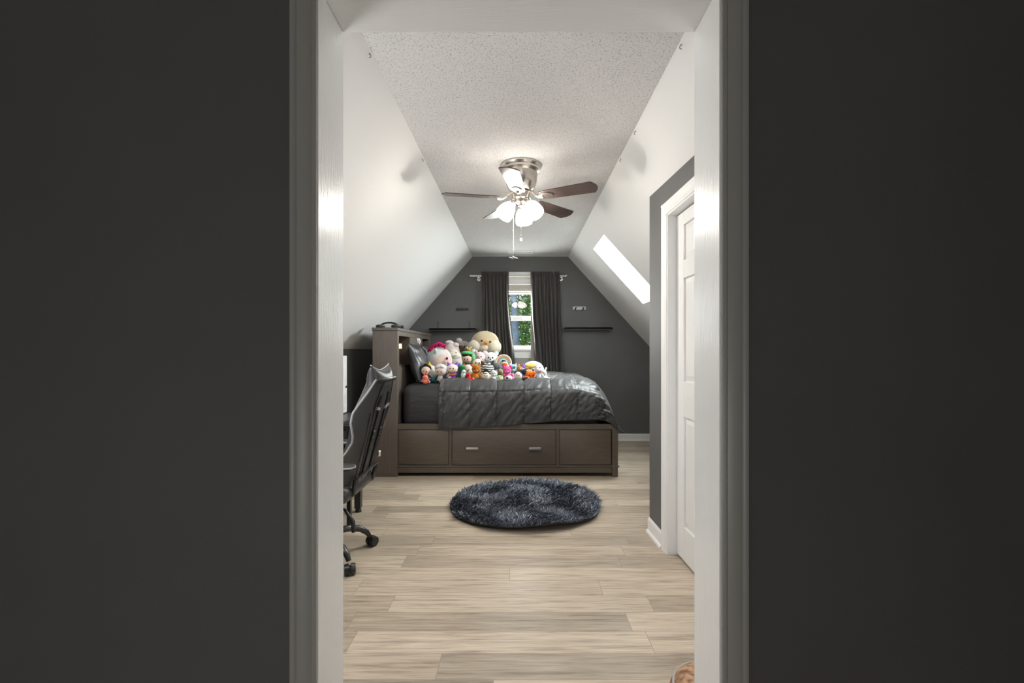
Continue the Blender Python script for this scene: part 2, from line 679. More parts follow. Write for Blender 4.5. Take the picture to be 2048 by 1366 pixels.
CASE_PROF = [(0.0, 0.0), (0.0, 0.008), (0.003, 0.010), (0.009, 0.011), (0.012, 0.0085), (0.016, 0.0105), (0.024, 0.0135),
             (0.036, 0.0155), (0.041, 0.0155), (0.043, 0.0130), (0.047, 0.0165), (0.053, 0.0178), (0.057, 0.0165), (0.059, 0.012), (0.059, 0.0)]


def casing_v(x_in, sgn, y, z0, z1, out=-1):
    mb = MB()
    mb.prism([(x_in + sgn * u, y + out * t) for u, t in CASE_PROF], 'z', z0, z1)
    return mb


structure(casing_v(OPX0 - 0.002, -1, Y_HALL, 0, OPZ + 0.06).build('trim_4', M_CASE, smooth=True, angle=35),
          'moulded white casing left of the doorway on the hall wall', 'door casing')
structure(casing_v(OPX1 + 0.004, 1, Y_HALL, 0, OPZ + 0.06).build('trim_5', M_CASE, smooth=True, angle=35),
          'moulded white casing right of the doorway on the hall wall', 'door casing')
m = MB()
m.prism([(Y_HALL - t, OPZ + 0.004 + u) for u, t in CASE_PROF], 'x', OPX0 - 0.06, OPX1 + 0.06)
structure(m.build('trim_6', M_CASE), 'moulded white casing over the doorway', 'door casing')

# flat ceiling with real popcorn relief
bmc = bmesh.new()
nx, ny = 190, 700
Y0C = Y_IN
grid = []
for i in range(nx + 1):
    row = []
    for j in range(ny + 1):
        x = XL_C + (XR_C - XL_C) * i / nx
        y = Y0C + (Y_BACK - Y0C) * j / ny
        h = noise.noise(Vector((x * 75, y * 75, 0.0))) * 0.5 + noise.noise(Vector((x * 150, y * 150, 5.0))) * 0.35
        row.append(bmc.verts.new((x, y, Z_CEIL - max(0.0, h + 0.12) * 0.005)))
    grid.append(row)
for i in range(nx):
    for j in range(ny):
        bmc.faces.new((grid[i][j], grid[i][j + 1], grid[i + 1][j + 1], grid[i + 1][j]))
me = bpy.data.meshes.new('ceiling')
bmc.to_mesh(me)
bmc.free()
o = obj('ceiling', me, M_POP, smooth=True)
structure(o, 'flat white popcorn ceiling strip above the bedroom', 'ceiling')
m = MB().box(XL_C - 0.1, XR_C + 0.06, Y_IN, Y_BACK + 0.15, Z_CEIL + 0.004, Z_CEIL + 0.1)
structure(m.build('ceiling_deck', M_WHITE), 'boards above the flat popcorn ceiling', 'ceiling')

# left slope and knee wall
def slab(p0, p1, y0, y1, t):
    """sloped slab between two (x,z) points, thickness outward (up)"""
    (x0, z0), (x1, z1) = p0, p1
    n = Vector((-(z1 - z0), x1 - x0)).normalized()
    if n.y < 0:
        n = -n
    return [(x0, z0), (x1, z1), (x1 + n.x * t, z1 + n.y * t), (x0 + n.x * t, z0 + n.y * t)]


m = MB().prism(slab((XL_K, Z_K), (XL_C, Z_CEIL), 0, 0, 0.1), 'y', Y_IN, Y_BACK + 0.1)
structure(m.build('ceiling_left', M_WHITE), 'white sloped ceiling on the left of the bedroom', 'ceiling')
m = MB().box(XL_K - 0.1, XL_K, Y_IN, Y_BACK + 0.1, 0, Z_K)
structure(m.build('wall_left', M_DARK), 'low charcoal knee wall under the left slope', 'wall')

# right slope with skylight opening
SKY_Y0, SKY_Y1, SKY_X0, SKY_X1 = 4.26, 4.87, 0.792, 1.328
m = MB()
pr = lambda xa, xb: slab((xa, slope_z(xa)), (xb, slope_z(xb)), 0, 0, 0.1)
m.prism(pr(XR_C, XR_K), 'y', Y_IN, SKY_Y0)
m.prism(pr(XR_C, XR_K), 'y', SKY_Y1, Y_BACK + 0.1)
m.prism(pr(XR_C, SKY_X0), 'y', SKY_Y0, SKY_Y1)
m.prism(pr(SKY_X1, XR_K), 'y', SKY_Y0, SKY_Y1)
structure(m.build('ceiling_right', M_WHITE), 'white sloped ceiling on the right pierced by the skylight', 'ceiling')
m = MB().box(XR_K, XR_K + 0.1, Y_IN, Y_BACK + 0.1, 0, Z_K)
structure(m.build('wall_right', M_DARK), 'low charcoal knee wall under the right slope', 'wall')

nrm = Vector((SLOPE_R, 0, 1)).normalized()
dwn = Vector((1, 0, -SLOPE_R)).normalized()
A = Vector((SKY_X0, 0, slope_z(SKY_X0)))
B = Vector((SKY_X1, 0, slope_z(SKY_X1)))
DW = 0.30
sky = thing('window_2', 'deep white skylight shaft in the right slope', 'skylight')
sky['kind'] = 'structure'
m = MB()


def quad3(mb, a, b, c, d, t):
    """thick panel from four corners"""
    a, b, c, d = map(Vector, (a, b, c, d))
    n = (b - a).cross(d - a).normalized() * t
    lo = [mb.bm.verts.new(p) for p in (a, b, c, d)]
    hi = [mb.bm.verts.new(p + n) for p in (a, b, c, d)]
    mb.bm.faces.new(lo)
    mb.bm.faces.new(hi[::-1])
    for i in range(4):
        mb.bm.faces.new((lo[i], hi[i], hi[(i + 1) % 4], lo[(i + 1) % 4]))


def sp(P, y, up):
    return Vector((P.x, y, P.z)) + nrm * up


IN = 0.004
SA, SB = A + dwn * IN, B - dwn * IN
quad3(m, sp(SA, SKY_Y1 - IN, 0.001), sp(SB, SKY_Y1 - IN, 0.001), sp(SB, SKY_Y1 - IN, DW), sp(SA, SKY_Y1 - IN, DW), -0.02)
quad3(m, sp(SA, SKY_Y0 + IN, 0.001), sp(SA, SKY_Y0 + IN, DW), sp(SB, SKY_Y0 + IN, DW), sp(SB, SKY_Y0 + IN, 0.001), -0.02)
quad3(m, sp(SA, SKY_Y0, 0.001), sp(SA, SKY_Y1, 0.001), sp(SA, SKY_Y1, DW), sp(SA, SKY_Y0, DW), -0.02)
quad3(m, sp(SB, SKY_Y0, 0.001), sp(SB, SKY_Y0, DW), sp(SB, SKY_Y1, DW), sp(SB, SKY_Y1, 0.001), -0.02)
m.build('skylight_shaft', M_WHITE, sky)
m = MB()
for (p, q) in (((SKY_Y0, SKY_Y0 + 0.04), None), ((SKY_Y1 - 0.04, SKY_Y1), None)):
    quad3(m, sp(A, p[0], DW - 0.03), sp(A, p[1], DW - 0.03), sp(B, p[1], DW - 0.03), sp(B, p[0], DW - 0.03), 0.03)
for P, s in ((A, 1), (B, -1)):
    P2 = P + dwn * (0.04 * s)
    quad3(m, sp(P, SKY_Y0, DW - 0.03), sp(P, SKY_Y1, DW - 0.03), sp(P2, SKY_Y1, DW - 0.03), sp(P2, SKY_Y0, DW - 0.03), 0.03)
m.build('skylight_frame', M_WINW, sky)
m = MB()
quad3(m, sp(A, SKY_Y0, DW - 0.01), sp(A, SKY_Y1, DW - 0.01), sp(B, SKY_Y1, DW - 0.01), sp(B, SKY_Y0, DW - 0.01), 0.004)
m.build('pane', M_GLASS, sky)

# back wall with window opening
WX0, WX1, WZ0, WZ1 = -0.38, 0.42, 1.20, 2.175
T = 0.16
m = MB()
m.prism([(XL_K, 0), (WX0, 0), (WX0, Z_CEIL), (XL_C, Z_CEIL), (XL_K, Z_K)], 'y', Y_BACK, Y_BACK + T)
m.prism([(WX1, 0), (XR_K, 0), (XR_K, Z_K), (XR_C, Z_CEIL), (WX1, Z_CEIL)], 'y', Y_BACK, Y_BACK + T)
m.box(WX0, WX1, Y_BACK, Y_BACK + T, 0, WZ0)
m.box(WX0, WX1, Y_BACK, Y_BACK + T, WZ1, Z_CEIL)
structure(m.build('wall_back', M_DARK), 'charcoal gable wall with the window at the far end', 'wall')

win = thing('window_1', 'white double hung window between the dark curtains', 'window', (0, Y_BACK, 0))
win['kind'] = 'structure'
m = MB()
for a, b in ((WX0, WX0 + 0.035), (WX1 - 0.035, WX1)):
    m.box(a, b, 0.0, T, WZ0, WZ1)
m.box(WX0, WX1, 0.0, T, WZ1 - 0.03, WZ1)
m.box(WX0, WX1, 0.0, T, WZ0, WZ0 + 0.025)
m.box(WX0 - 0.06, WX0 + 0.004, -0.018, 0.0, WZ0 - 0.02, WZ1 + 0.06)
m.box(WX1 - 0.004, WX1 + 0.06, -0.018, 0.0, WZ0 - 0.02, WZ1 + 0.06)
m.box(WX0 - 0.06, WX1 + 0.06, -0.018, 0.0, WZ1 - 0.004, WZ1 + 0.06)
m.build('window_frame', M_WINW, win, bevel=0.002)
m = MB()
m.box(WX0 + 0.035, WX1 - 0.035, 0.06, 0.09, 1.60, 1.655)
m.box(WX0 + 0.035, WX1 - 0.035, 0.06, 0.09, WZ0 + 0.025, 1.262)
m.box(WX0 + 0.035, WX0 + 0.075, 0.06, 0.09, 1.262, 1.60)
m.box(WX1 - 0.075, WX1 - 0.035, 0.06, 0.09, 1.262, 1.60)
m.build('lower_sash', M_WINW, win, bevel=0.003)
m = MB()
m.box(WX0 + 0.035, WX1 - 0.035, 0.095, 0.125, 1.615, 1.66)
m.box(WX0 + 0.035, WX1 - 0.035, 0.095, 0.125, WZ1 - 0.07, WZ1 - 0.03)
m.box(WX0 + 0.035, WX0 + 0.075, 0.095, 0.125, 1.66, WZ1 - 0.07)
m.box(WX1 - 0.075, WX1 - 0.035, 0.095, 0.125, 1.66, WZ1 - 0.07)
m.build('upper_sash', M_WINW, win, bevel=0.003)
MB().box(WX0 + 0.07, WX1 - 0.07, 0.073, 0.077, 1.255, 1.61).build('pane', M_GLASS, win)
MB().box(WX0 + 0.07, WX1 - 0.07, 0.108, 0.112, 1.65, WZ1 - 0.06).build('pane', M_GLASS, win)
m = MB()
m.box(WX0 - 0.08, WX1 + 0.08, -0.045, 0.06, WZ0 - 0.005, WZ0 + 0.02)
m.box(WX0 - 0.06, WX1 + 0.06, -0.02, 0.0, WZ0 - 0.105, WZ0 - 0.005)
m.build('window_sill', M_WINW, win, bevel=0.004)
MB().box(WX0 - 0.06, WX1 + 0.06, -0.014, 0.0, 0.90, WZ0 - 0.106).build('apron', M_LINING, win)

# raised blind in the window head
bl = thing('window_blind', 'white slatted blind raised into the top of the window', 'blind', (0.02, Y_BACK + 0.03, 0))
m = MB().box(-0.355, 0.355, -0.02, 0.025, 2.075, 2.145, 0.004, 1)
m.build('headrail', M_WINW, bl)
m = MB()
for k in range(9):
    m.box(-0.35, 0.35, -0.022, 0.024, 1.985 + k * 0.0098, 1.9930 + k * 0.0098)
m.build('slats', M_SLAT, bl)
MB().box(-0.352, 0.352, -0.024, 0.026, 1.955, 1.975, 0.003, 1).build('bottom_rail', M_WINW, bl)

# baseboards
BB_PROF = [(0, 0), (0.026, 0), (0.026, 0.008), (0.020, 0.016), (0.013, 0.019), (0.013, 0.082), (0.009, 0.090), (0.004, 0.095), (0, 0.095)]
m = MB().prism([(Y_BACK - u, z) for u, z in BB_PROF], 'x', XL_K, XR_K)
structure(m.build('baseboard_back', M_DOOR), 'white baseboard along the far charcoal wall', 'baseboard')

# closet on the right, its wall turned two degrees
CL = thing('wall_closet', 'charcoal closet wall on the right with a white cased opening', 'wall', (0.861, 3.0, 0), R(2.0))
CL['kind'] = 'structure'
OY1, OY0, OZ = -0.325, -1.55, 2.0     # opening, local y and height
zt = slope_z(0.861) + 0.01
m = MB()
m.box(0, 0.1, OY1, 0, 0, zt)
m.box(0, 0.1, -1.80, OY0, 0, zt)
m.box(0, 0.1, OY0, OY1, OZ, zt)
m.build('wall_face', M_DARK, CL)
m = MB().prism([(0.1, 0), (0.905, 0), (0.905, 1.2), (0.1, zt - 0.1)], 'y', -0.1, 0.0)
m.build('wall_end', M_DARK, CL)
m = MB()
m.box(-0.004, 0.104, OY1 - 0.018, OY1, 0, OZ)
m.box(-0.004, 0.104, OY0, OY0 + 0.018, 0, OZ)
m.box(-0.004, 0.104, OY0, OY1, OZ - 0.018, OZ)
m.build('jamb', M_DOOR, CL)
m = MB()
cp = [(u * 1.15, t) for u, t in CASE_PROF]
m.prism([(-t, OY1 - 0.006 + u) for u, t in cp], 'z', 0, OZ + 0.062)
m.prism([(-t, OY0 + 0.006 - u) for u, t in cp], 'z', 0, OZ + 0.062)
m.prism([(OZ - 0.006 + u, -t) for u, t in cp], 'y', OY0 - 0.06, OY1 + 0.062, M=Matrix(((0, 0, 1, 0), (0, 1, 0, 0), (1, 0, 0, 0), (0, 0, 0, 1))))
m.build('casing', M_DOOR, CL, smooth=True, angle=35)
m = MB().prism([(-u, z) for u, z in BB_PROF], 'y', OY1 + 0.065, 0.0)
m.build('baseboard', M_DOOR, CL)

# closet door, six panels
dr = thing('door_1', 'white six panel closet door on the right', 'door', (0.861, 3.0, 0), R(2.0))
dr['kind'] = 'structure'
DX = 0.048
dy1, dy0 = OY1 - 0.021, OY0 + 0.021
mid = (dy0 + dy1) / 2
m = MB().box(DX + 0.012, DX + 0.035, dy0, dy1, 0.012, OZ - 0.026)
cols = [(dy1 - 0.10, dy1 - 0.10 - 0.20), (dy1 - 0.10 - 0.20 - 0.085, mid - 0.0)]
stile = 0.10
pw = (dy1 - dy0 - 2 * stile - 3 * 0.11) / 4
pc = []
y = dy1 - stile
ycuts = [dy1]
for k in range(4):
    pc.append((y - pw, y))
    y -= pw + 0.11
rows = [(0.20, 0.82), (1.02, 1.60), (1.70, 1.90)]
# stiles
edges = [dy1] + [v for a, b in pc for v in (b, a)] + [dy0]
for k in range(0, len(edges), 2):
    m.box(DX, DX + 0.014, edges[k + 1], edges[k], 0.012, OZ - 0.026)
zc = [0.012] + [v for r in rows for v in r] + [OZ - 0.026]
for (a, b) in pc:
    for k in range(0, len(zc), 2):
        m.box(DX, DX + 0.014, a, b, zc[k], zc[k + 1])
# raised fields with sloping edges
for (a, b) in pc:
    for (z0, z1) in rows:
        bmv = []
        for ins, dx in ((0.004, 0.0118), (0.012, 0.009), (0.034, 0.003)):
            bmv.append([m.bm.verts.new((DX + dx, yy, zz)) for yy, zz in
                        ((a + ins, z0 + ins), (b - ins, z0 + ins), (b - ins, z1 - ins), (a + ins, z1 - ins))])
        for p, q in zip(bmv, bmv[1:]):
            for i in range(4):
                m.bm.faces.new((p[i], p[(i + 1) % 4], q[(i + 1) % 4], q[i]))
        m.bm.faces.new(bmv[-1])
m.build('door_leaf', M_DOOR, dr, bevel=0.002)

# ceiling vent
v = thing('ceiling_vent', 'white louvred vent in the popcorn ceiling near the far wall', 'vent', (0.018, 5.72, Z_CEIL))
m = MB()
m.box(-0.155, 0.155, -0.075, -0.055, -0.012, 0.0)
m.box(-0.155, 0.155, 0.055, 0.075, -0.012, 0.0)
m.box(-0.155, -0.135, -0.055, 0.055, -0.012, 0.0)
m.box(0.135, 0.155, -0.055, 0.055, -0.012, 0.0)
m.build('vent_frame', M_WINW, v)
m = MB()
for k in range(20):
    x = -0.13 + k * 0.0137
    m.box(x, x + 0.004, -0.055, 0.055, -0.011, -0.002)
m.build('louvres', M_WINW, v)

# ================================================================== CEILING FAN
FX, FY = 0.014, 3.07
fan = thing('ceiling_fan', 'brushed nickel ceiling fan with five dark blades and three lit glass shades', 'ceiling fan', (FX, FY, Z_CEIL))
m = MB().lathe([(0.02, 0.0), (0.138, 0.0), (0.140, -0.012), (0.134, -0.022), (0.128, -0.028), (0.128, -0.040), (0.118, -0.050), (0.112, -0.055),
                (0.110, -0.075), (0.104, -0.115), (0.092, -0.150), (0.070, -0.172), (0.03, -0.176)], 48)
m.build('motor_housing', M_STEEL, fan, smooth=True, angle=30)
m = MB().lathe([(0.03, -0.176), (0.058, -0.178), (0.060, -0.185), (0.058, -0.225), (0.050, -0.232), (0.046, -0.252), (0.030, -0.270), (0.012, -0.276)], 40)
m.build('switch_housing', M_STEEL, fan, smooth=True, angle=30)
ZB = -0.222
for k, ang in enumerate((190, 262, 334, 46, 118)):
    rot = Matrix.Rotation(R(ang), 4, 'Z')
    M = rot @ Matrix.Translation((0, 0, ZB)) @ Matrix.Rotation(R(-11), 4, 'X')
    m = MB()
    pts = []
    n = 10
    for i in range(n + 1):          # rounded tip outline
        t = i / n
        pts.append((0.50 + 0.030 * math.sin(PI * t), -0.064 + 0.128 * t))
    poly = [(0.145, -0.044), (0.18, -0.052)] + pts + [(0.18, 0.052), (0.145, 0.044)]
    m.prism(poly, 'z', -0.003, 0.003, M=M)
    bo = m.build('blade', M_BLADE, fan, bevel=0.0015)
    m = MB()
    m.tube([(0.06, 0, ZB + 0.045), (0.085, 0, ZB + 0.030), (0.105, 0, ZB + 0.008), (0.13, 0, ZB - 0.006), (0.16, 0, ZB - 0.006)],
           [0.009, 0.010, 0.009, 0.010, 0.012], 10)
    plate = [(0.135, -0.018), (0.165, -0.036), (0.20, -0.034), (0.225, -0.016), (0.232, 0.0), (0.225, 0.016), (0.20, 0.034), (0.165, 0.036), (0.135, 0.018)]
    m.prism(plate, 'z', -0.008, -0.0035, M=Matrix.Translation((0, 0, ZB)) @ Matrix.Rotation(R(-11), 4, 'X'))
    bmesh.ops.transform(m.bm, matrix=rot, verts=m.bm.verts[:])
    m.build('blade_bracket', M_STEEL, fan, smooth=True, angle=35)
for ang in (80, 200, 320):
    rot = Matrix.Rotation(R(ang), 4, 'Z')
    tilt = Matrix.Translation((0.052, 0, -0.246)) @ Matrix.Rotation(R(-36), 4, 'Y')
    m = MB().lathe([(0.012, 0.012), (0.020, 0.004), (0.023, -0.018), (0.023, -0.030), (0.018, -0.032)], 20, M=rot @ tilt)
    fit = m.build('lamp_holder', M_STEEL, fan, smooth=True)
    m = MB().lathe([(0.017, -0.024), (0.030, -0.032), (0.046, -0.055), (0.055, -0.085), (0.058, -0.115), (0.056, -0.132), (0.052, -0.131),
                    (0.053, -0.115), (0.050, -0.085), (0.040, -0.055), (0.016, -0.034)], 28, M=rot @ tilt, caps=False)
    m.build('lamp_shade', M_BULB, fan, smooth=True, angle=60)
    m = MB().ell((0, 0, -0.080), (0.024, 0.024, 0.034))
    bmesh.ops.transform(m.bm, matrix=rot @ tilt, verts=m.bm.verts[:])
    m.build('bulb', M_BULB, fan, smooth=True)
    mouth = rot @ tilt @ Vector((0, 0, -0.137))
    aim_ = rot @ tilt @ Vector((0, 0, -0.5))
    base_ = Vector((FX, FY, Z_CEIL))
    lamp('shade_mouth_light', 'AREA', base_ + mouth, 4.5, (1.0, 0.96, 0.90), aim=base_ + aim_, shape='DISK', size=0.09)
# pull chains
m = MB()
x1 = at(1027, 500, FY).x - FX
x2 = at(1042.3, 500, FY).x - FX
m.tube([(x1 * 0.9, -0.03, -0.24), (x1, -0.02, -0.30), (x1, -0.02, -0.618)], 0.0013, 6)
for k in range(28):
    m.ell((x1, -0.02, -0.30 - k * 0.0113), (0.0021, 0.0021, 0.0021), u=6, v=4)
m.build('pull_chain', M_STEEL, fan)
m = MB()
m.ell((x1, -0.02, -0.624), (0.007, 0.007, 0.009))
for k in range(4):
    a = k * PI / 2 + 0.35
    m.ell((x1 + 0.019 * math.cos(a), -0.02 + 0.019 * math.sin(a), -0.626), (0.014, 0.006, 0.002), M=Matrix.Rotation(a, 4, 'Z'))
m.build('fan_shaped_pull', M_GREYM, fan, smooth=True)
m = MB()
m.tube([(x2, 0.0, -0.27), (x2, 0.0, -0.47)], 0.0013, 6)
m.build('pull_chain', M_STEEL, fan)
m = MB().lathe([(0.003, -0.468), (0.0055, -0.470), (0.0055, -0.484), (0.004, -0.486)], 12, M=Matrix.Translation((x2, 0, 0)))
bp_ = m.build('bulb_shaped_pull', M_GREYM, fan, smooth=True)
m = MB().lathe([(0.004, -0.486), (0.006, -0.490), (0.009, -0.500), (0.008, -0.508), (0.002, -0.512)], 12, M=Matrix.Translation((x2, 0, 0)))
m.build('glass_tip', M_WINW, bp_, smooth=True)

# small hooks under the ceiling edge
for (px, py, side, lab) in ((740, 119, -1, 'small grey wire hook on the left slope, the one nearer the doorway'),
                            (845, 321, -1, 'small grey wire hook on the left slope, the one nearer the fan'),
                            (1361, 97, 1, 'small grey wire hook on the right slope, nearest the doorway'),
                            (1270, 268, 1, 'small grey wire hook on the right slope, second from the doorway'),
                            (1241, 337, 1, 'small grey wire hook on the right slope, nearest the fan')):
    xe = XL_C if side < 0 else XR_C
    d = (xe + side * 0.006) * F_PX / (px - VPX)
    z = Z_CEIL - 0.012
    p = Vector((xe + side * 0.008, d, z))
    m = MB()
    m.tube([(0, 0, 0.008), (side * 0.001, -0.003, 0.0), (side * 0.002 - side * 0.010, -0.010, -0.008), (-side * 0.010, -0.012, -0.018), (-side * 0.002, -0.012, -0.022)], 0.0018, 6)
    m.ell((side * 0.001, 0, 0.006), (0.004, 0.004, 0.004), u=8, v=6)
    o = m.build('wall_hook', M_GREYM, smooth=True)
    o.location = p
    tag(o, lab, 'hook', 'hooks under the ceiling edge')

# ================================================================== BACK WALL FURNISHING
Y_ROD = 5.957
rod = thing('curtain_rod', 'white metal curtain rod with round brackets above the window', 'curtain rod', (0, Y_ROD, 2.172))
m = MB().tube([(-0.625, 0, 0), (0.61, 0, 0)], 0.014, 12)
m.build('rod', M_RODW, rod, smooth=True)
for sx, x in ((-1, -0.625), (1, 0.61)):
    MB().lathe([(0.004, 0), (0.019, 0.001), (0.019, 0.014), (0.014, 0.018), (0.008, 0.024)], 16,
               M=Matrix.Translation((x, 0, 0)) @ Matrix.Rotation(R(90 * sx), 4, 'Y')).build('finial', M_SILVER, rod, smooth=True)
    xb = x - sx * (0.095 if sx < 0 else 0.055)
    m = MB()
    m.tube([(xb, 0.0, -0.012), (xb, 0.03, -0.02), (xb, Y_BACK - Y_ROD - 0.004, -0.03)], 0.007, 8)
    m.ell((xb, 0, -0.018), (0.017, 0.014, 0.022))
    m.cyl((xb, Y_BACK - Y_ROD - 0.006, -0.03), (xb, Y_BACK - Y_ROD, -0.03), 0.025)
    m.build('bracket', M_SILVER, rod, smooth=True)


def curtain(label, edges_l, edges_r, zt, zb, npl, seed):
    rnd = random.Random(seed)
    c = thing('curtain', label, 'curtain', (0, Y_ROD, 0), group='charcoal curtains at the far window')
    ph = [rnd.uniform(0.8, 1.25) for _ in range(npl + 2)]
    acc = [0]
    for p in ph[:npl]:
        acc.append(acc[-1] + p)

    def lerp_tab(tab, z):
        for (za, xa), (zb_, xb) in zip(tab, tab[1:]):
            if za >= z >= zb_:
                t = (za - z) / (za - zb_)
                return xa + (xb - xa) * t
        return tab[-1][1]

    def fn(u, v):
        z = zt + (zb - zt) * v
        xl, xr = lerp_tab(edges_l, z), lerp_tab(edges_r, z)
        w = u * npl
        i = min(int(w), npl - 1)
        pu = (acc[i] + (w - i) * ph[i]) / acc[-1]
        ampl = 0.027 * (0.6 + 0.5 * min(1, v * 3)) * (0.75 + 0.4 * math.sin(i * 2.7 + seed))
        off = ampl * math.cos(2 * PI * w + 0.5 * math.sin(v * 5 + i))
        off += 0.006 * noise.noise(Vector((u * 9 + seed, v * 4, 0)))
        if v < 0.045:                # rod pocket hugs the rod, ruffle above it
            f = v / 0.045
            off = 0.012 * math.cos(2 * PI * w * 2 + i) * (1.2 - 0.5 * f) - 0.006 * math.sin(PI * f)
        x = xl + (xr - xl) * pu + 0.006 * math.sin(w * 2.1 + v * 6)
        return (x, off - (0.012 if v >= 0.045 else 0.024), z)
    mb = MB().grid(fn, npl * 12, 60)
    mb.build('curtain_panel', M_CURT, c, smooth=True, solid=0.003, angle=80)
    return c


cl = curtain('left charcoal curtain, its lower folds lit by the window', [(2.225, -0.492), (1.9, -0.48), (1.5, -0.485), (0.35, -0.50)],
             [(2.225, -0.128), (1.95, -0.128), (1.75, -0.118), (1.5, -0.10), (1.25, -0.075), (1.0, -0.06), (0.35, -0.05)], 2.225, 0.35, 8, 3)
cr = curtain('right charcoal curtain, its inner edge showing a pale lining', [(2.225, 0.150), (1.9, 0.152), (1.6, 0.165), (1.3, 0.195), (1.0, 0.215), (0.35, 0.23)],
             [(2.225, 0.535), (1.8, 0.55), (1.3, 0.56), (0.35, 0.575)], 2.225, 0.35, 8, 8)
m = MB().grid(lambda u, v: (0.150 + 0.006 + (0.215 - 0.150) * min(1, v * 1.05) * u + 0.012 * u, 0.022 + 0.004 * math.sin(9 * v), 2.0 - 1.6 * v), 4, 24)
m.build('lining', M_LINING, cr, smooth=True, solid=0.002)

# wall shelves with upright brackets
def shelf(label, x0, x1, z, bx, bm_):
    s = thing('wall_shelf', label, 'shelf', (0, Y_BACK, z), group='black shelves on the far wall')
    m = MB().box(x0, x1, -0.125, -0.002, -0.012, 0.006, 0.001, 1)
    m.box(x0, x1, -0.125, -0.115, -0.022, 0.006)
    m.build('board', M_BLACK, s)
    for x in bx:
        m = MB().box(x - 0.011, x + 0.011, -0.006, 0.0, 0.006, 0.105)
        m.box(x - 0.011, x + 0.011, -0.11, 0.0, -0.017, -0.012)
        m.build('bracket', bm_, s, bevel=0.001)
    return s


shelf('long black shelf on the far wall left of the curtains', -1.165, -0.565, 1.478, (-1.075, -0.656), M_DESK)
shelf('long black shelf on the far wall right of the curtains', 0.592, 1.218, 1.490, (0.715, 1.09), M_DARK)
hk = thing('hook_rail', 'small silver plate with two black hooks on the right of the far wall', 'hook rail', (0.80, Y_BACK, 1.757))
MB().box(-0.087, 0.087, -0.006, 0, -0.022, 0.022, 0.002, 1).build('plate', M_PLATE, hk)
for x in (-0.045, 0.055):
    m = MB().tube([(x, -0.006, 0.008), (x - 0.005, -0.03, 0.004), (x - 0.012, -0.05, -0.010), (x - 0.022, -0.056, -0.030)], [0.008, 0.008, 0.008, 0.010], 8)
    m.build('hook', M_BLACK, hk, smooth=True)
hk2 = thing('hook_rail', 'small black hook rail on the far wall left of the curtains', 'hook rail', (-0.751, Y_BACK, 1.742))
MB().box(-0.083, 0.083, -0.008, 0, -0.014, 0.014, 0.002, 1).build('plate', M_BLACK, hk2)
for x in (-0.05, 0.0, 0.05):
    MB().tube([(x, -0.008, 0.002), (x, -0.02, -0.004), (x, -0.026, 0.006)], 0.004, 8).build('hook', M_BLACK, hk2, smooth=True)

# ================================================================== BED
BX0, BX1, BY0, BY1 = -1.148, 0.936, 4.30, 5.90
HX0 = -1.385
bed = thing('storage_bed', 'dark stained wooden bed with bookcase headboard and drawers under the mattress', 'bed', (0, 0, 0))
HT = 1.412
# headboard carcass: ends, top, back, dividers, shelves
m = MB()
m.box(HX0, BX0, BY0, BY0 + 0.055, 0, HT - 0.03, 0.003, 1)
m.box(HX0, BX0, BY1 - 0.055, BY1, 0, HT - 0.03, 0.003, 1)
m.box(HX0 - 0.006, BX0 + 0.006, BY0 - 0.008, BY1 + 0.008, HT - 0.03, HT, 0.004, 1)
m.box(HX0, HX0 + 0.015, BY0 + 0.05, BY1 - 0.05, 0.1, HT - 0.03)
m.box(HX0 + 0.015, BX0 - 0.01, BY0 + 0.05, BY1 - 0.05, 1.03, 1.05)
m.box(BX0 - 0.02, BX0 - 0.002, BY0 + 0.05, BY1 - 0.05, HT - 0.075, HT - 0.03)
m.box(BX0 - 0.02, BX0 - 0.002, BY0 + 0.05, BY1 - 0.05, 0.35, 1.03)
for y in (4.79, 5.385):
    m.box(HX0 + 0.015, BX0 - 0.003, y, y + 0.035, 1.05, HT - 0.03)
m.box(HX0 + 0.015, BX0 - 0.004, 4.825, 5.385, 1.215, 1.235)
m.build('headboard', M_BEDV, bed)
# two small doors and the drawer under them
for ya, yb, yh in ((4.835, 5.103, 5.062), (5.107, 5.38, 5.150)):
    d_ = MB().box(BX0 - 0.02, BX0 + 0.001, ya, yb, 1.240, HT - 0.078, 0.003, 1).build('headboard_door', M_BEDV, bed)
    m = MB().tube([(BX0 + 0.001, yh, 1.327), (BX0 + 0.020, yh, 1.325), (BX0 + 0.024, yh, 1.30), (BX0 + 0.020, yh, 1.262), (BX0 + 0.001, yh, 1.26)], 0.0055, 8)
    m.build('handle', M_SILVER, d_, smooth=True)
MB().box(BX0 - 0.02, BX0, 4.83, 5.38, 1.055, 1.212, 0.003, 1).build('headboard_drawer', M_BEDV, bed)
# side rail and front
MB().box(BX0 + 0.001, BX1 - 0.004, BY0, BY0 + 0.04, 0.447, 0.50, 0.003, 1).build('side_rail', M_BEDW, bed)
MB().box(BX0 + 0.001, BX1, BY1 - 0.04, BY1, 0.10, 0.50, 0.003, 1).build('side_rail', M_BEDW, bed)
m = MB()
m.box(BX0 + 0.001, BX1 - 0.07, BY0 + 0.014, BY0 + 0.04, 0.106, 0.447)
m.box(BX0 + 0.001, BX1 - 0.058, BY0 + 0.004, BY0 + 0.03, 0.037, 0.094, 0.003, 1)
m.box(BX0 + 0.001, BX1 - 0.05, BY0 - 0.003, BY0 + 0.03, 0.094, 0.108, 0.002, 1)
for x in (-0.650, 0.366):
    m.box(x - 0.012, x + 0.012, BY0 + 0.003, BY0 + 0.03, 0.108, 0.447)
m.build('base_front', M_BEDW, bed)
MB().box(-1.141, -0.666, BY0 + 0.004, BY0 + 0.03, 0.113, 0.442, 0.007, 2).build('panel', M_BEDW, bed, smooth=True)
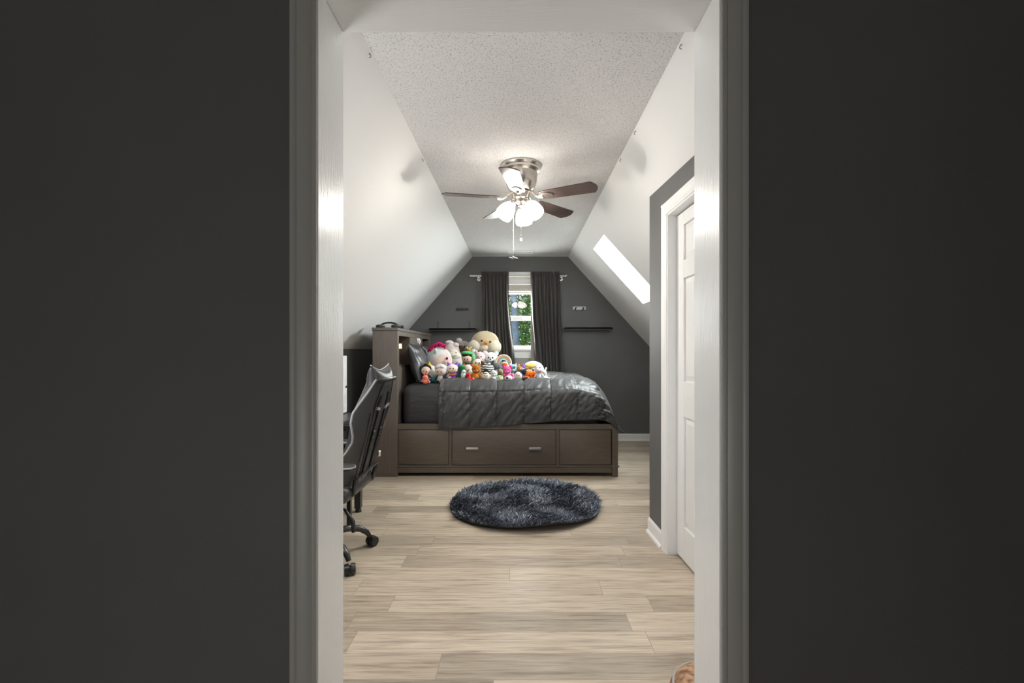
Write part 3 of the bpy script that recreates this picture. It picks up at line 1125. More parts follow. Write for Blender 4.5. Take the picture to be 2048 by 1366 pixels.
MB().box(0.384, 0.872, BY0 + 0.004, BY0 + 0.03, 0.113, 0.442, 0.007, 2).build('panel', M_BEDW, bed, smooth=True)
dw = MB().box(-0.632, 0.349, BY0 - 0.001, BY0 + 0.03, 0.113, 0.442, 0.007, 2).build('drawer', M_BEDW, bed, smooth=True)
for x in (-0.440, 0.151):
    m = MB()
    m.box(x - 0.058, x + 0.058, BY0 - 0.026, BY0 - 0.018, 0.262, 0.282, 0.003, 1)
    m.box(x - 0.056, x - 0.046, BY0 - 0.020, BY0, 0.264, 0.280)
    m.box(x + 0.046, x + 0.056, BY0 - 0.020, BY0, 0.264, 0.280)
    m.build('handle', M_SILVER, dw)
for y in (BY0, BY1 - 0.055):
    m = MB().box(BX1 - 0.055, BX1, y, y + 0.055, 0, 0.50, 0.003, 1)
    m.box(BX1 - 0.058, BX1 + 0.012, y - 0.004, y + 0.058, 0.09, 0.102, 0.002, 1)
    m.build('leg', M_BEDW, bed)
m = MB()
m.box(BX1 - 0.04, BX1 - 0.01, BY0 + 0.055, BY1 - 0.055, 0.09, 0.50)
m.build('foot_panel', M_BEDW, bed)
for ya, yb in ((4.40, 5.06), (5.12, 5.80)):
    d_ = MB().box(BX1 - 0.012, BX1 + 0.008, ya, yb, 0.14, 0.44, 0.004, 1).build('foot_drawer', M_BEDW, bed)
    for yy in (ya + 0.15, yb - 0.15):
        m = MB()
        m.box(BX1 + 0.016, BX1 + 0.024, yy - 0.055, yy + 0.055, 0.28, 0.30, 0.002, 1)
        m.box(BX1 + 0.006, BX1 + 0.018, yy - 0.052, yy - 0.044, 0.282, 0.298)
        m.box(BX1 + 0.006, BX1 + 0.018, yy + 0.044, yy + 0.052, 0.282, 0.298)
        m.build('handle', M_SILVER, d_)
m = MB().box(BX0 + 0.002, BX1 - 0.05, BY0 + 0.05, BY1 - 0.05, 0.40, 0.45)
m.build('slat_base', M_BEDW, bed)

# mattress in a black sheet
m = MB().box(BX0 + 0.03, 0.79, BY0 + 0.035, BY1 - 0.055, 0.452, BED_Z - 0.022, 0.085, 5)
mt = m.build('mattress', M_SHEET, smooth=True, angle=70)
tag(mt, 'thick mattress in a black fitted sheet on the dark wooden bed', 'mattress')

# comforter draped over the front and the foot
def tabf(tab, x):
    if x <= tab[0][0]:
        return tab[0][1]
    for (xa, ya), (xb, yb) in zip(tab, tab[1:]):
        if xa <= x <= xb:
            t = (x - xa) / (xb - xa)
            return ya + (yb - ya) * t
    return tab[-1][1]


# foot profile: arc length -> (x, z)
FOOT = [(-0.755, BED_Z), (0.45, BED_Z), (0.60, BED_Z - 0.002), (0.70, BED_Z - 0.010), (0.765, BED_Z - 0.035), (0.815, BED_Z - 0.090),
        (0.860, BED_Z - 0.185), (0.900, BED_Z - 0.310), (0.955, BED_Z - 0.470)]
farc = [0.0]
for (a, b), (c, d) in zip(FOOT, FOOT[1:]):
    farc.append(farc[-1] + math.hypot(c - a, d - b))
XT = [(s, p[0]) for s, p in zip(farc, FOOT)]
ZT = [(s, p[1]) for s, p in zip(farc, FOOT)]
HEM = [(-0.755, 0.462), (-0.30, 0.478), (0.0, 0.500), (0.4, 0.535), (0.70, 0.548), (0.80, 0.535), (0.86, 0.50), (0.955, 0.425)]
CELL = 0.255
LTOP = 1.53


def comf(u, v):
    s = u * farc[-1]
    x, zt_ = tabf(XT, s), tabf(ZT, s)
    hem = tabf(HEM, x)
    vn = max(0.0, min(1.0, (v * (1.46 + 0.43) - 1.05) / 0.41))
    kx = max(0.0, min(1.0, (x - 0.50) / 0.28))
    zt_ = max(hem + 0.02, zt_ - 0.055 * vn * vn * kx)
    drop = max(0.02, zt_ - hem)
    ltop = 1.46
    vt = v * (ltop + 0.43)
    if vt < ltop:
        y, z, front = BY1 - 0.055 - vt, zt_, 0.0
        t = 0
        # roll over the front edge
        e = max(0.0, (vt - (ltop - 0.09)) / 0.09)
        z -= 0.022 * e * e
    else:
        t = (vt - ltop) / 0.43
        rb = min(1.0, t / 0.18)
        y = BY1 - 0.055 - ltop - 0.075 * math.sin(rb * PI / 2) - 0.012 * math.sin(PI * t)
        z = zt_ - 0.022 - (drop - 0.022) * (t ** 1.05)
        front = min(1.0, t * 4)
    # quilting puff and stitched seams
    vv = vt - 1.305
    a = abs(math.sin(PI * (x + 0.465) / CELL))
    b = abs(math.sin(PI * (vv + 0.02 + 0.07 * max(0, x)) / (CELL * 1.02)))
    if vt > 1.675:
        b = 1.0
    puff = 0.027 * (min(a, 1) ** 0.30) * (min(b, 1) ** 0.30)
    gat = math.exp(-a * 4.5) * 0.006 * noise.noise(Vector((x * 4, vt * 42, 7.0))) + math.exp(-b * 4.5) * 0.006 * noise.noise(Vector((x * 42, vt * 4, 2.0)))
    wr = gat * 1.6 + noise.noise(Vector((x * 9, vt * 4.5 + x * 5, 1.3))) * 0.010 + noise.noise(Vector((x * 26 + vt * 12, vt * 11 - x * 6, 4.0))) * 0.006
    dg = noise.noise(Vector(((x + 0.75 * vt) * 17, (0.8 * x - vt) * 2.4, 3.0))) * 0.019 + noise.noise(Vector(((x + 0.2 * vt) * 38, vt * 3.0, 8.0))) * 0.007
    wr += dg * (0.35 + 0.65 * math.exp(-a * 1.8)) * (0.4 + 0.6 * front)
    rid = (1 - abs(noise.noise(Vector((x * 11 + vt * 8, vt * 7 - x * 4, 9.0))))) ** 4 * 0.005
    wr += rid * (1 - 0.5 * min(a, b))
    cor = math.exp(-((x - 0.80) / 0.09) ** 2) * front
    wr += cor * 0.022 * noise.noise(Vector((x * 34, vt * 30, 2.0)))
    h = puff + wr
    steep = min(1.0, max(0.0, (x - 0.62) / 0.25))
    nx_ = 0.85 * steep
    ny_ = -front
    nz_ = max(0.0, 1 - steep) * (1 - front)
    return (x + nx_ * h, y + ny_ * (h + 0.004), z + nz_ * h + (0.004 if front < 1 else 0))


m = MB().grid(comf, 420, 350)
cf = m.build('comforter', M_COMF, smooth=True, solid=0.012, angle=180)
tag(cf, 'black quilted comforter draped over the front and foot of the bed', 'comforter')

# pillows against the headboard
def pillow(label, loc, w, h, t, rot, seed):
    def side(s):
        def fn(u, v):
            a, b = u * 2 - 1, v * 2 - 1
            th = (max(0, 1 - abs(a) ** 2.6) ** 0.5) * (max(0, 1 - abs(b) ** 2.6) ** 0.5)
            k = 1 - 0.10 * (1 - abs(a)) * abs(b) ** 3 - 0.10 * (1 - abs(b)) * abs(a) ** 3
            wv = 0.012 * noise.noise(Vector((a * 2.2 + seed, b * 2.6, s * 2))) + 0.010 * noise.noise(Vector((a * 6 + seed, b * 2 + a * 4, s)))
            return (s * (t / 2 * th + wv * th), a * w / 2 * k, b * h / 2 * k)
        return fn
    mb = MB().grid(side(1), 40, 32)
    mb.grid(side(-1), 40, 32)
    bmesh.ops.remove_doubles(mb.bm, verts=mb.bm.verts[:], dist=0.002)
    o = mb.build('pillow', M_PILLOW, smooth=True, angle=180)
    o.location = loc
    o.rotation_euler = rot
    return tag(o, label, 'pillow', 'black pillows on the bed')


pillow('shiny black pillow leaning on the near half of the headboard', (-1.045, 4.755, 1.070), 0.62, 0.42, 0.15, (R(0), R(-17), R(3)), 1)
pillow('shiny black pillow leaning on the far half of the headboard', (-1.05, 5.46, 1.065), 0.62, 0.40, 0.14, (R(0), R(-14), R(-2)), 5)

# small lamp in the near nook
lm = thing('table_lamp', 'tiny glowing lamp inside the near headboard nook', 'lamp', (-1.205, 4.56, 1.05))
MB().lathe([(0.028, 0.0), (0.028, 0.008), (0.012, 0.016), (0.008, 0.03), (0.008, 0.165), (0.003, 0.168)], 20).build('base', M_BEDV, lm, smooth=True)
MB().lathe([(0.031, 0.165), (0.027, 0.212), (0.025, 0.212), (0.029, 0.165)], 24, caps=False).build('lamp_shade', M_MINI, lm, smooth=True)

# headset on the headboard top
hs = thing('headphones', 'black over ear headphones lying on top of the headboard', 'headphones', (-1.27, 4.42, HT))
m = MB()
pts = []
for k in range(15):
    a = PI * k / 14
    pts.append((0.085 * math.cos(a), 0.02 + 0.02 * math.sin(a), 0.018 + 0.038 * math.sin(a)))
m.tube(pts, [0.009] * 15, 8)
m.build('headband', M_BLACK, hs, smooth=True)
for sx in (-1, 1):
    m = MB().lathe([(0.02, 0.0), (0.042, 0.004), (0.046, 0.014), (0.044, 0.026), (0.030, 0.034), (0.01, 0.036)], 24,
                   M=Matrix.Translation((sx * 0.075, 0.0, 0.0)))
    m.build('ear_cup', M_BLACK, hs, smooth=True)
ct = thing('coiled_cable', 'short black coiled cable beside the headphones on the headboard', 'cable', (-1.18, 4.46, HT))
m = MB()
pts = [(0.022 * math.cos(k * 0.6) + 0.001 * k, 0.022 * math.sin(k * 0.6), 0.006 + 0.0006 * k) for k in range(36)]
m.tube(pts, 0.005, 6)
m.build('cord', M_BLACK, ct, smooth=True)
MB().box(0.028, 0.05, -0.01, 0.012, 0.0, 0.018, 0.003, 1).build('plug', M_BLACK, ct)

# ================================================================== RUG
RX, RY, RR = 0.045, 3.535, 0.575
rug = thing('shag_rug', 'round dark blue grey shag rug on the plank floor before the bed', 'rug', (RX, RY, 0))


def rug_h(x, y):
    r = math.hypot(x, y) / RR
    h = 0.010 + 0.018 * (noise.noise(Vector((x * 2.6, y * 2.6, 3.1))) + 0.35)
    h += 0.030 * math.exp(-((x - 0.03) / 0.30) ** 2 - ((y + 0.50) / 0.16) ** 2)
    h += 0.022 * math.exp(-((x - 0.42) / 0.16) ** 2 - ((y - 0.10) / 0.25) ** 2)
    return max(0.008, h)


def rfn(u, v):
    r = RR * u
    a = 2 * PI * v
    x, y = r * math.cos(a), r * math.sin(a)
    return (x, y, rug_h(x, y))


m = MB().grid(rfn, 14, 72)
bmesh.ops.remove_doubles(m.bm, verts=m.bm.verts[:], dist=0.0005)
m.build('backing', M_RUGB, rug, smooth=True, solid=0.006)
rr_ = random.Random(11)
vs, fs, cs = [], [], []
NST = 20000
for i in range(NST):
    r = RR * math.sqrt(rr_.random()) * 0.995
    a = rr_.random() * 2 * PI
    x, y = r * math.cos(a), r * math.sin(a)
    z = rug_h(x, y)
    L_ = rr_.uniform(0.030, 0.055)
    # pile leans in drifts, outward at the rim
    lean = noise.noise(Vector((x * 5, y * 5, 0))) * 4 + rr_.uniform(-0.9, 0.9)
    k = rr_.uniform(0.45, 1.0)
    dx, dy = math.cos(lean) * k, math.sin(lean) * k
    rim = max(0.0, (r / RR - 0.9) / 0.1)
    dx += math.cos(a) * rim * 0.5
    dy += math.sin(a) * rim * 0.5
    w = rr_.uniform(0.0022, 0.0042)
    ta = rr_.random() * PI
    wx, wy = math.cos(ta) * w, math.sin(ta) * w
    zt_ = math.sqrt(max(0.12, 1 - 0.55 * k * k))
    b0 = len(vs)
    mx_, my_, mz_ = x + dx * L_ * 0.35, y + dy * L_ * 0.35, z + L_ * 0.55 * zt_
    tx, ty, tz = x + dx * L_ * 0.85, y + dy * L_ * 0.85, z + L_ * 0.80 * zt_
    vs += [(x - wx, y - wy, z), (x + wx, y + wy, z), (mx_ + wx, my_ + wy, mz_), (mx_ - wx, my_ - wy, mz_), (tx, ty, max(0.006, tz))]
    fs += [(b0, b0 + 1, b0 + 2, b0 + 3), (b0 + 3, b0 + 2, b0 + 4)]
    t = rr_.random()
    cs.append(2 if t > 0.82 else (1 if t > 0.45 else 0))
me = bpy.data.meshes.new('pile')
me.from_pydata(vs, [], fs)
for nm, c in (('dark blue grey yarn', (0.034, 0.043, 0.064)), ('blue grey yarn', (0.090, 0.108, 0.148)), ('pale grey yarn', (0.34, 0.36, 0.41))):
    me.materials.append(mat(nm, c, 0.55, sheen=0.2))
for i, p in enumerate(me.polygons):
    p.material_index = cs[i // 2]
pile = obj('pile', me, None, rug)
pile['kind'] = 'stuff'

# ================================================================== DESK, PC, CHAIR
dk = thing('desk', 'black desk against the left knee wall behind the chair', 'desk', (0, 0, 0))
m = MB().box(XL_K + 0.005, -1.165, 2.05, 3.47, 0.695, 0.720, 0.003, 1)
m.build('desktop', M_DESK, dk)
for (x, y) in ((-1.19, 3.37), (-1.62, 3.37), (-1.19, 2.12), (-1.62, 2.12)):
    m = MB().box(x - 0.022, x + 0.022, y - 0.022, y + 0.022, 0.03, 0.695)
    m.cyl((x, y, 0.0), (x, y, 0.03), 0.024, 0.018, 14)
    m.build('leg', M_BLACKM, dk)
m = MB().box(-1.14, -1.115, 3.01, 3.035, 0.0, 0.66)
m.box(-1.62, -1.115, 3.01, 3.035, 0.66, 0.695)
m.build('support_post', M_BLACKM, dk)
pc = thing('computer_tower', 'white computer tower standing on the black desk', 'computer', (-1.430, 3.40, 0.72))
MB().box(-0.125, 0.125, -0.20, 0.055, 0.006, 0.435, 0.006, 2).build('case', M_PCW, pc)
MB().cyl((0.125, 0.03, 0.20), (0.129, 0.03, 0.20), 0.009).build('power_button', M_BLACK, pc)
m = MB()
for k in range(9):
    m.box(0.1245, 0.1275, -0.175, 0.03, 0.04 + k * 0.012, 0.045 + k * 0.012)
m.build('front_grille', M_PLATE, pc)
MB().box(-0.105, 0.105, -0.2035, -0.199, 0.03, 0.41, 0.002, 1).build('side_panel', M_WINW, pc)
for x in (-0.09, 0.09):
    for y in (-0.16, 0.02):
        MB().cyl((x, y, 0), (x, y, 0.008), 0.014).build('foot', M_BLACK, pc)

ch = thing('gaming_chair', 'black leather gaming chair with grey piping facing the desk', 'chair', (-1.14, 2.60, 0), R(0))
# chair faces -x; local x = world x, backrest on +x side
def back_x(z):                     # lean of the rear surface of the backrest
    return 0.225 + (z - 0.38) * 0.265


BK = [(1.045, 0.135), (1.03, 0.155), (1.0, 0.17), (0.958, 0.20), (0.91, 0.24), (0.87, 0.265), (0.82, 0.28), (0.755, 0.27), (0.72, 0.265), (0.67, 0.268), (0.58, 0.285), (0.50, 0.29), (0.43, 0.27), (0.385, 0.23)]
BOFF = [(0.385, 0.12), (0.5, 0.11), (0.6, 0.08), (0.67, 0.042), (0.72, 0.026), (0.755, 0.031), (0.82, 0.056), (0.87, 0.064), (0.958, 0.040), (1.0, 0.030), (1.045, 0.022)]
BTOP = 1.045


def bk_w(z):
    return tabf(sorted(BK), z)


def bk_fn(rear):
    def fn(u, v):
        a = u * 2 - 1
        z = 0.385 + (BTOP - 0.385) * v
        w = bk_w(z)
        off = tabf(BOFF, z)
        y = a * w
        if rear:
            x = back_x(z) - off * max(0.0, (abs(a) - 0.45) / 0.55) ** 1.5
        else:
            k = abs(a) ** 3
            x = back_x(z) - 0.085 * (1 - k) - (off + 0.012) * k - 0.02 * math.sin(PI * abs(a)) ** 2
        e = min(v, 1 - v)
        if e < 0.03:
            c = back_x(z) - 0.045
            x = c + (x - c) * max(0.05, e / 0.03) ** 0.5
        return (x, y, z)
    return fn


m = MB().grid(bk_fn(True), 40, 44)
m.grid(bk_fn(False), 40, 44)
br_ = m.build('backrest', M_LEATHER, ch, smooth=True, angle=60)
# piping outline, seams and slots
for s in (-1, 1):
    pts = []
    for k in range(45):
        z = 0.40 + (1.035 - 0.40) * k / 44
        pts.append((back_x(z) - tabf(BOFF, z) - 0.004, s * (bk_w(z) + 0.002), z))
    MB().tube(pts, 0.0055, 8).build('piping', M_PIPING, br_, smooth=True)
m = MB()
for s in (-1, 1):
    m.tube([(back_x(z) + 0.001, s * wy, z) for z, wy in ((1.03, 0.085), (0.98, 0.105), (0.90, 0.135), (0.78, 0.12), (0.60, 0.10), (0.42, 0.085))], 0.0030, 6)
    m.tube([(back_x(z) - 0.003, s * wy, z) for z, wy in ((0.86, 0.17), (0.78, 0.155), (0.60, 0.145), (0.42, 0.14))], 0.003, 6)
m.build('seams', M_BLACK, br_, smooth=True)
for s in (-1, 1):
    m = MB().prism([(s * 0.045, 0.955), (s * 0.085, 0.945), (s * 0.105, 0.880), (s * 0.055, 0.868)], 'x', -0.004, 0.004)
    for v_ in m.bm.verts:
        v_.co.x += back_x(v_.co.z) + 0.002
    m.build('slot', M_BLACKM, br_)
    m = MB().prism([(s * 0.050, 0.872), (s * 0.110, 0.884), (s * 0.112, 0.868), (s * 0.048, 0.855)], 'x', -0.004, 0.008)
    for v_ in m.bm.verts:
        v_.co.x += back_x(v_.co.z) + 0.002
    m.build('slot_trim', M_PIPING, br_)
# straps round the back for the lumbar cushion
m = MB()
for y in (-0.06, 0.06):
    m.tube([(back_x(z) + 0.006, y + (0.86 - z) * 0.02, z) for z in (0.86, 0.74, 0.60, 0.48)], 0.006, 6)
    m.ell((back_x(0.735) + 0.010, y, 0.735), (0.010, 0.012, 0.014))
    m.ell((back_x(0.70) + 0.010, y, 0.70), (0.008, 0.010, 0.010))
m.build('strap', M_BLACKM, ch, smooth=True)
m = MB().tube([(back_x(0.50) + 0.012, -0.17, 0.50), (back_x(0.50) + 0.020, 0.17, 0.515)], 0.008, 8)
for y in (-0.17, 0.17):
    m.tube([(back_x(0.50) + 0.010, y, 0.505), (back_x(0.43) + 0.012, y * 0.95, 0.42), (0.18, y * 0.9, 0.37)], 0.012, 8)
m.build('rear_bar', M_BLACKM, ch, smooth=True)
m = MB()
m.ell((back_x(0.56) + 0.012, 0.18, 0.565), (0.014, 0.015, 0.020))
m.build('recline_knob', M_SILVER, ch, smooth=True)
# head pillow strapped over the top, its corners standing up
def hp(s):
    def fn(u, v):
        a, b = u * 2 - 1, v * 2 - 1
        th = (max(0, 1 - abs(a) ** 3) ** 0.5) * (max(0, 1 - abs(b) ** 2.4) ** 0.5)
        hh = (0.062 + 0.030 * abs(a) ** 1.8) if b > 0 else 0.075
        w = 0.155 * (1 + 0.08 * abs(b) ** 2)
        return (back_x(1.03) - 0.050 - 0.012 * (b < 0) * -b + s * 0.052 * th, a * w, 1.020 + b * hh)
    return fn


m = MB().grid(hp(1), 28, 18)
m.grid(hp(-1), 28, 18)
bmesh.ops.remove_doubles(m.bm, verts=m.bm.verts[:], dist=0.002)
hpo = m.build('head_pillow', M_LEATHER, ch, smooth=True, angle=180)
pts = [(back_x(1.03) - 0.050, a / 14 * 0.167, 1.020 + 0.062 + 0.030 * abs(a / 14) ** 1.8 + 0.001) for a in range(-14, 15)]
MB().tube(pts, 0.004, 6).build('edge_piping', M_PIPING, hpo, smooth=True)
m = MB().box(back_x(1.03) - 0.055, back_x(1.03) + 0.006, -0.138, 0.138, 1.018, 1.040, 0.006, 2)
m.build('strap', M_BLACKM, hpo, smooth=True)
# seat
m = MB().box(-0.28, 0.25, -0.25, 0.25, 0.385, 0.475, 0.04, 4)
m.build('seat', M_LEATHER, ch, smooth=True, angle=60)
m = MB().box(-0.14, 0.16, -0.11, 0.11, 0.335, 0.385, 0.01, 1)
m.build('tilt_mechanism', M_BLACKM, ch)
m = MB().tube([(0.10, -0.10, 0.345), (0.20, -0.14, 0.33), (0.245, -0.15, 0.27), (0.25, -0.15, 0.215)], [0.007, 0.008, 0.012, 0.011], 10)
m.build('lever', M_BLACK, ch, smooth=True)
m = MB().cyl((0, 0, 0.12), (0, 0, 0.34), 0.026)
m.build('gas_column', M_BLACKM, ch, smooth=True)
# armrests
for s in (-1, 1):
    pd = [(-0.06, -0.03), (-0.05, -0.045), (0.26, -0.045), (0.305, -0.035), (0.32, 0.0), (0.305, 0.035), (0.26, 0.045), (-0.05, 0.045), (-0.06, 0.03)]
    pd = [(x + (0.0 if s < 0 else -0.24), y) for x, y in pd]
    m = MB().prism([(x, y + s * 0.32) for x, y in pd], 'z', 0.590, 0.618)
    a_ = m.build('armrest', M_LEATHER, ch, bevel=0.008)
    ring = [(x, y + s * 0.32, 0.608) for x, y in pd]
    MB().tube(ring, 0.0045, 6, close=True).build('edge_piping', M_PIPING, a_, smooth=True)
    m = MB().box(0.02, 0.09, s * 0.32 - 0.018, s * 0.32 + 0.018, 0.40, 0.592, 0.006, 1)
    m.box(-0.02, 0.10, min(s * 0.20, s * 0.33), max(s * 0.20, s * 0.33), 0.37, 0.40, 0.006, 1)
    m.build('arm_post', M_BLACKM, a_)
# five-star base with twin wheel casters
m = MB().lathe([(0.03, 0.10), (0.045, 0.105), (0.045, 0.165), (0.03, 0.17)], 20)
m.build('hub', M_BLACKM, ch, smooth=True)
for k in range(5):
    a = R(36 + 72 * k)
    c, s_ = math.cos(a), math.sin(a)
    prof = [(0.03, 0.135), (0.10, 0.142), (0.17, 0.140), (0.23, 0.122), (0.268, 0.092), (0.285, 0.066)]
    m = MB().tube([(r * c, r * s_, z) for r, z in prof], [0.020, 0.020, 0.019, 0.018, 0.016, 0.013], 10)
    sk = m.build('spoke', M_BLACKM, ch, smooth=True)
    wx, wy = 0.292 * c, 0.292 * s_
    ta = a + R(25 if k != 4 else -30)
    ax = Vector((-math.sin(ta), math.cos(ta), 0))
    cc = Vector((wx, wy, 0.031)) + Vector((math.cos(ta), math.sin(ta), 0)) * 0.012
    cs_ = MB()
    for sgn in (-1, 1):
        cs_.cyl(cc + ax * sgn * 0.006, cc + ax * sgn * 0.028, 0.031, 0.027, 24)
    cs_.cyl(cc - ax * 0.008, cc + ax * 0.008, 0.020)
    cs_.build('caster', M_BLACK, ch, smooth=True, angle=35)

# ================================================================== WOVEN POUF by the doorway
PC = Vector((0.612, 1.40, 0))
pf = thing('woven_pouf', 'round tan woven pouf on the floor just inside the doorway', 'pouf', PC)
m = MB()
nrib = 96
prof = [(0.118, 0.0), (0.138, 0.02), (0.145, 0.06), (0.145, 0.10), (0.140, 0.128), (0.128, 0.148), (0.100, 0.160), (0.05, 0.166), (0.004, 0.168)]
rings = []
for (r, z) in prof:
    ring = []
    for k in range(nrib * 2):
        a = 2 * PI * k / (nrib * 2)
        q = r + (0.0016 if k % 2 else -0.0016) * min(1, r / 0.05)
        ring.append(m.bm.verts.new((q * math.cos(a), q * math.sin(a), z)))
    rings.append(ring)
for a, b in zip(rings, rings[1:]):
    for k in range(nrib * 2):
        m.bm.faces.new((a[k], a[(k + 1) % (nrib * 2)], b[(k + 1) % (nrib * 2)], b[k]))
m.bm.faces.new(rings[0][::-1])
m.bm.faces.new(rings[-1])
m.build('woven_cover', M_WOVEN, pf)
pts = [(0.130 * math.cos(2 * PI * k / 48), 0.130 * math.sin(2 * PI * k / 48), 0.146) for k in range(48)]
MB().tube(pts, 0.004, 8, close=True).build('rim_piping', M_LINING, pf, smooth=True)

# ================================================================== PLUSH TOYS
GROUP = 'plush toys piled on the bed'


def E(parent, name, c, r, col, rx=0, ry=0, rz=0, p=1.0, u=16, v=10, wob=0.0):
    """one stuffed ellipsoid part; c in local metres"""
    mb = MB().ell((0, 0, 0), r, M=None, u=u, v=v, p=p)
    if wob:
        for q in mb.bm.verts:
            n_ = noise.noise(q.co * (1.6 / max(r)) * 4 + Vector((c[0] * 90, c[2] * 70, 0)))
            q.co *= 1 + wob * n_
    mt_ = col if not isinstance(col, tuple) else fuzz(col)
    o = mb.build(name, mt_, parent, smooth=True, angle=180)
    o.location = c
    o.rotation_euler = (R(rx), R(ry), R(rz))
    return o


M_EYE = mat('shiny black toy eye', (0.01, 0.01, 0.012), 0.15)


def toy(name, label, d, head, hc, body=None, bc=None, ears=None, ec=None, inner=None, eyes=True, muzzle=None, nose=None, arms=None,
        legs=None, base=BED_Z + 0.004, cat='plush toy', wob=0.03, extra=(), eyew=0.30, depth=1.0, pear=1.0, eyez=0.05, turn=0):
    """head/body = (px, py, w, h) in pixels of the photograph, at distance d"""
    s = d / F_PX
    bc = bc or hc
    ec = ec or hc
    hx, hz = at(head[0], head[1], d).x, at(head[0], head[1], d).z
    hw, hh = head[2] * s / 2, head[3] * s / 2
    root = thing(name, label, cat, (hx, d, base), R(turn), group=GROUP)
    hz -= base
    full = (hz - hh) < 0.012 and body is None      # reaches the bed by itself
    hd = hw * depth
    E(root, 'body' if full else 'head', (0, 0, hz), (hw, hd, hh), hc, p=pear, u=24, v=16, wob=wob)
    if not full:
        if body:
            bx = at(body[0], body[1], d).x - hx
            bw = body[2] * s / 2
            top = at(body[0], body[1] - body[3] / 2, d).z - base
        else:
            bx, bw = 0, hw * 0.85
            top = hz - hh * 0.65
        top = max(top, 0.02)
        E(root, 'body', (bx, 0.008, top / 2), (bw, min(bw, 0.075), top / 2 + 0.004), bc, p=1.12, wob=wob)
        if arms:
            for q in (-1, 1):
                E(root, 'arm', (bx + q * bw * 1.0, -0.008, top * 0.62), (bw * 0.32, bw * 0.32, top * 0.36), arms, ry=-q * 32)
        if legs:
            for q in (-1, 1):
                E(root, 'leg', (bx + q * bw * 0.62, -bw * 0.75, bw * 0.36), (bw * 0.38, bw * 0.55, bw * 0.36), legs, rz=q * 12)
    elif legs:
        for q in (-1, 1):
            E(root, 'foot', (q * hw * 0.5, -hd * 0.82, hh * 0.16), (hw * 0.26, hw * 0.3, hh * 0.15), legs)
    if ears == 'round':
        for q in (-1, 1):
            e_ = E(root, 'ear', (q * hw * 0.78, 0.0, hz + hh * 0.78), (hw * 0.36, hw * 0.18, hw * 0.36), ec)
            if inner:
                E(e_, 'inner_ear', (0, -hw * 0.14, 0), (hw * 0.2, hw * 0.08, hw * 0.2), inner)
    elif ears == 'pointy':
        for q in (-1, 1):
            mb = MB().lathe([(hw * 0.34, 0), (hw * 0.30, hw * 0.22), (hw * 0.16, hw * 0.56), (hw * 0.03, hw * 0.78)], 12,
                            M=Matrix.Diagonal((1, 0.5, 1, 1)))
            e_ = mb.build('ear', fuzz(ec) if isinstance(ec, tuple) else ec, root, smooth=True)
            e_.location = (q * hw * 0.62, 0, hz + hh * 0.62)
            e_.rotation_euler = (0, R(q * 22), 0)
    elif ears == 'long':
        for q in (-1, 1):
            E(root, 'ear', (q * hw * 0.55, 0, hz + hh * 1.55), (hw * 0.26, hw * 0.16, hh * 0.85), ec, ry=q * 12)
    elif ears == 'floppy':
        for q in (-1, 1):
            E(root, 'ear', (q * hw * 0.98, -0.004, hz + hh * 0.05), (hw * 0.28, hw * 0.3, hh * 0.62), ec, ry=-q * 12)
    if muzzle:
        mz = E(root, 'muzzle', (0, -hd * 0.80, hz - hh * 0.32), (hw * 0.46, hd * 0.36, hh * 0.34), muzzle)
        if nose:
            E(mz, 'nose', (0, -hd * 0.33, hh * 0.16), (hw * 0.15, hd * 0.11, hh * 0.11), nose, u=10, v=8)
    elif nose:
        E(root, 'nose', (0, -hd * 0.99, hz - hh * 0.12), (hw * 0.16, hd * 0.14, hh * 0.11), nose, u=10, v=8)
    if eyes:
        for q in (-1, 1):
            x = q * hw * eyew
            z = hh * eyez
            yy = -hd * math.sqrt(max(0.05, 1 - eyew ** 2 - eyez ** 2))
            E(root, 'eye', (x, yy, hz + z), (hw * 0.11, hw * 0.07, hw * 0.13), M_EYE, u=10, v=8)
    for ex in extra:
        nm, px, py, w, h, dy, col = ex[:7]
        ry = ex[7] if len(ex) > 7 else 0
        dep = ex[8] if len(ex) > 8 else min(w, h) * s / 2
        c = at(px, py, d)
        E(root, nm, (c.x - hx, dy * hw, c.z - base), (w * s / 2, dep, h * s / 2), col, ry=ry)
    return root


SHEET_Z = BED_Z - 0.020
WHT, CRM, SKIN = (225, 222, 216), (214, 205, 188), (226, 200, 184)

# --- front row, left to right
toy('plush_bunny', 'small coral bunny plush with raised ears beside the pillow', 4.405, (851, 755, 11, 10), (240, 130, 105), body=(851, 762, 12, 10),
    ears='long', ec=(242, 140, 112), base=SHEET_Z, arms=(240, 130, 105))
toy('plush_doll', 'black haired plush doll in dark patterned clothes behind the coral bunny', 4.50, (852, 741, 19, 18), SKIN, body=(854, 756, 15, 14), bc=(46, 52, 74),
    base=SHEET_Z, eyez=-0.15, arms=(60, 66, 92), legs=(215, 215, 212),
    extra=(('hair', 851.5, 737.5, 22, 17, 0.28, (28, 24, 24)), ('hair_bun', 851, 730, 9, 6, 0.1, (28, 24, 24)), ('belt', 856, 757, 15, 2.5, -0.35, (180, 186, 200))))
toy('plush_egg', 'white oval plush with teal base and yellow star on top', 4.62, (864, 746, 19, 30), (228, 224, 214), base=SHEET_Z, eyes=False, legs=(60, 190, 180),
    extra=(('star', 860, 731, 11, 6, 0.0, (236, 214, 88), 25), ('star', 859, 728, 4, 9, 0.0, (236, 214, 88), -10), ('base', 869, 759, 13, 11, -0.5, (62, 190, 182))))
